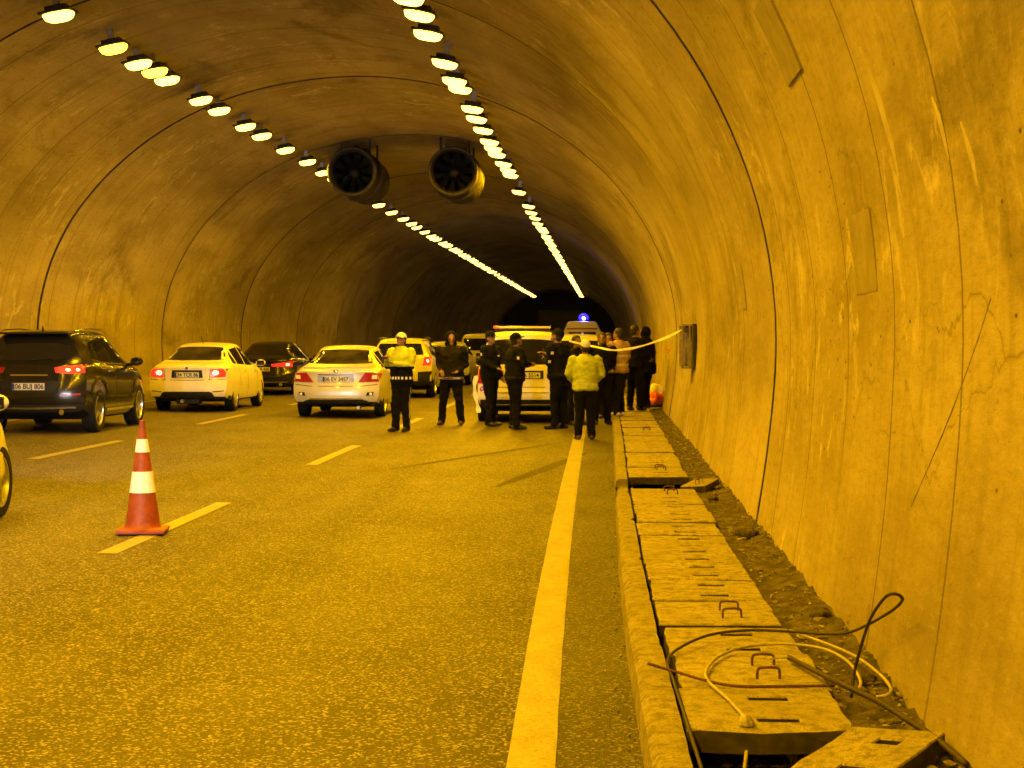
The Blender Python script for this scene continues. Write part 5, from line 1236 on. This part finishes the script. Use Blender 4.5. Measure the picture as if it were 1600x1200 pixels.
tag(link('tape_end', bm_mesh('tape_end', bm, True, 60), M['tape']), 'loose pale tape end hanging beside the leg of the leftmost dark officer', 'barrier tape')

# bundle by the wall
def lumpy(name, c_, r, mt, seed, parent=None):
    bm = bmesh.new(); bmesh.ops.create_icosphere(bm, subdivisions=4, radius=1)
    for v in bm.verts:
        d = 1 + .22 * float(noise2(v.co.x * 2.3 + v.co.y, v.co.z * 2.3, seed)) + .08 * float(noise2(v.co.x * 7, v.co.z * 7 + v.co.y * 5, seed + 3)); v.co *= d
        v.co.z = max(v.co.z, -.55); v.co = Vector((v.co.x * r[0], v.co.y * r[1], v.co.z * r[2]))
    return link(name, bm_mesh(name, bm, True), mt, parent, c_)
M['bag'] = mat('orange_bag_cloth', (.72, .10, .02), .6, noise=(9, (.42, .05, .015), .4, .65), bump=(30, .4, .02)); M['sheet'] = mat('white_sheet', (.72, .70, .62), .8, bump=(25, .5, .02))
t = empty('equipment_bag', (1.19, 38.3, .15)); tag(t, 'orange equipment bag with white sheet slumped at the foot of the wall', 'bag')
lumpy('bag_body', (0, 0, .13), (.20, .26, .22), M['bag'], 3, t); lumpy('sheet', (-.02, .25, .24), (.19, .16, .26), M['sheet'], 8, t); lumpy('bag_base', (-.08, -.15, .035), (.28, .18, .05), M['cab_dark'], 5, t)

# cables over the near drain covers
def cable(name, pts, r, mt, label, n=10):
    bm = bmesh.new(); add_tube(bm, catmull(pts, n), r, 8); return tag(link(name, bm_mesh(name, bm, True), mt), label, 'cable', 'cables left on the drain covers')
cable('cable', [(0.534, 6.603, -0.05), (0.538, 6.568, 0.02), (0.566, 6.739, 0.13), (0.553, 6.762, 0.17), (0.51, 7.15, 0.168), (0.458, 7.468, 0.168), (0.461, 7.728, 0.168), (0.54, 8.084, 0.168), (0.686, 8.344, 0.168), (0.873, 8.377, 0.178), (1.044, 8.273, 0.175), (1.114, 7.929, 0.18), (1.119, 7.578, 0.17), (1.1, 7.447, 0.15)], .0075, M['cable_grey'], 'grey cable looping over the covers and down into the open trench')
cable('cable', [(0.359, 6.066, 0.1), (0.345, 6.057, 0.145), (0.321, 7.014, 0.155), (0.304, 7.545, 0.168), (0.295, 7.927, 0.168), (0.355, 8.26, 0.168), (0.52, 8.649, 0.168), (0.719, 8.755, 0.178), (0.956, 8.715, 0.18), (1.078, 8.542, 0.2), (1.166, 8.3, 0.248), (1.213, 7.9, 0.36), (1.25, 7.5, 0.486), (1.253, 7.3, 0.558), (1.22, 7.25, 0.588), (1.176, 7.25, 0.577), (1.129, 7.3, 0.492), (1.105, 7.35, 0.402), (1.073, 7.4, 0.246), (1.051, 7.361, 0.13)], .007, M['cable_dark'], 'dark cable from the kerb gap rising into a tall bent loop')
cable('cable', [(0.967, 8.81, 0.165), (1.028, 8.592, 0.17), (1.1, 8.353, 0.175), (1.172, 8.028, 0.18), (1.213, 7.618, 0.18), (1.219, 7.375, 0.17), (1.192, 7.283, 0.16), (1.144, 7.282, 0.15)], .0075, M['cable_grey'], 'pale cable curve lying out over the gutter soil')
cable('steel_rod', [(0.198, 7.665, 0.21), (0.332, 7.615, 0.18), (0.459, 7.489, 0.168), (0.567, 7.391, 0.168), (0.731, 7.391, 0.168), (0.986, 7.421, 0.168)], .0065, M['rebar'], 'rusty rod with one end sticking out over the kerb')
cable('conduit', [(0.86, 8.039, 0.175), (0.934, 7.665, 0.185), (1.002, 7.295, 0.2), (1.1, 6.953, 0.2), (1.169, 6.653, 0.19), (1.227, 6.381, 0.18), (1.263, 6.051, 0.17)], .0125, M['cable_dark'], 'thick black conduit running from cover to wall foot')
cable('tie_wire', [(0.753, 7.985, 0.175), (0.807, 7.989, 0.18), (0.857, 8.011, 0.18)], .004, M['cable_grey'], 'thin wire joining lifting loop and conduit end')
o = lumpy('cable_joint', (0.555, 6.716, 0.165), (.03, .035, .03), M['cable_grey'], 4); tag(o, 'lump of tape where the grey cable drops into the trench', 'cable joint')
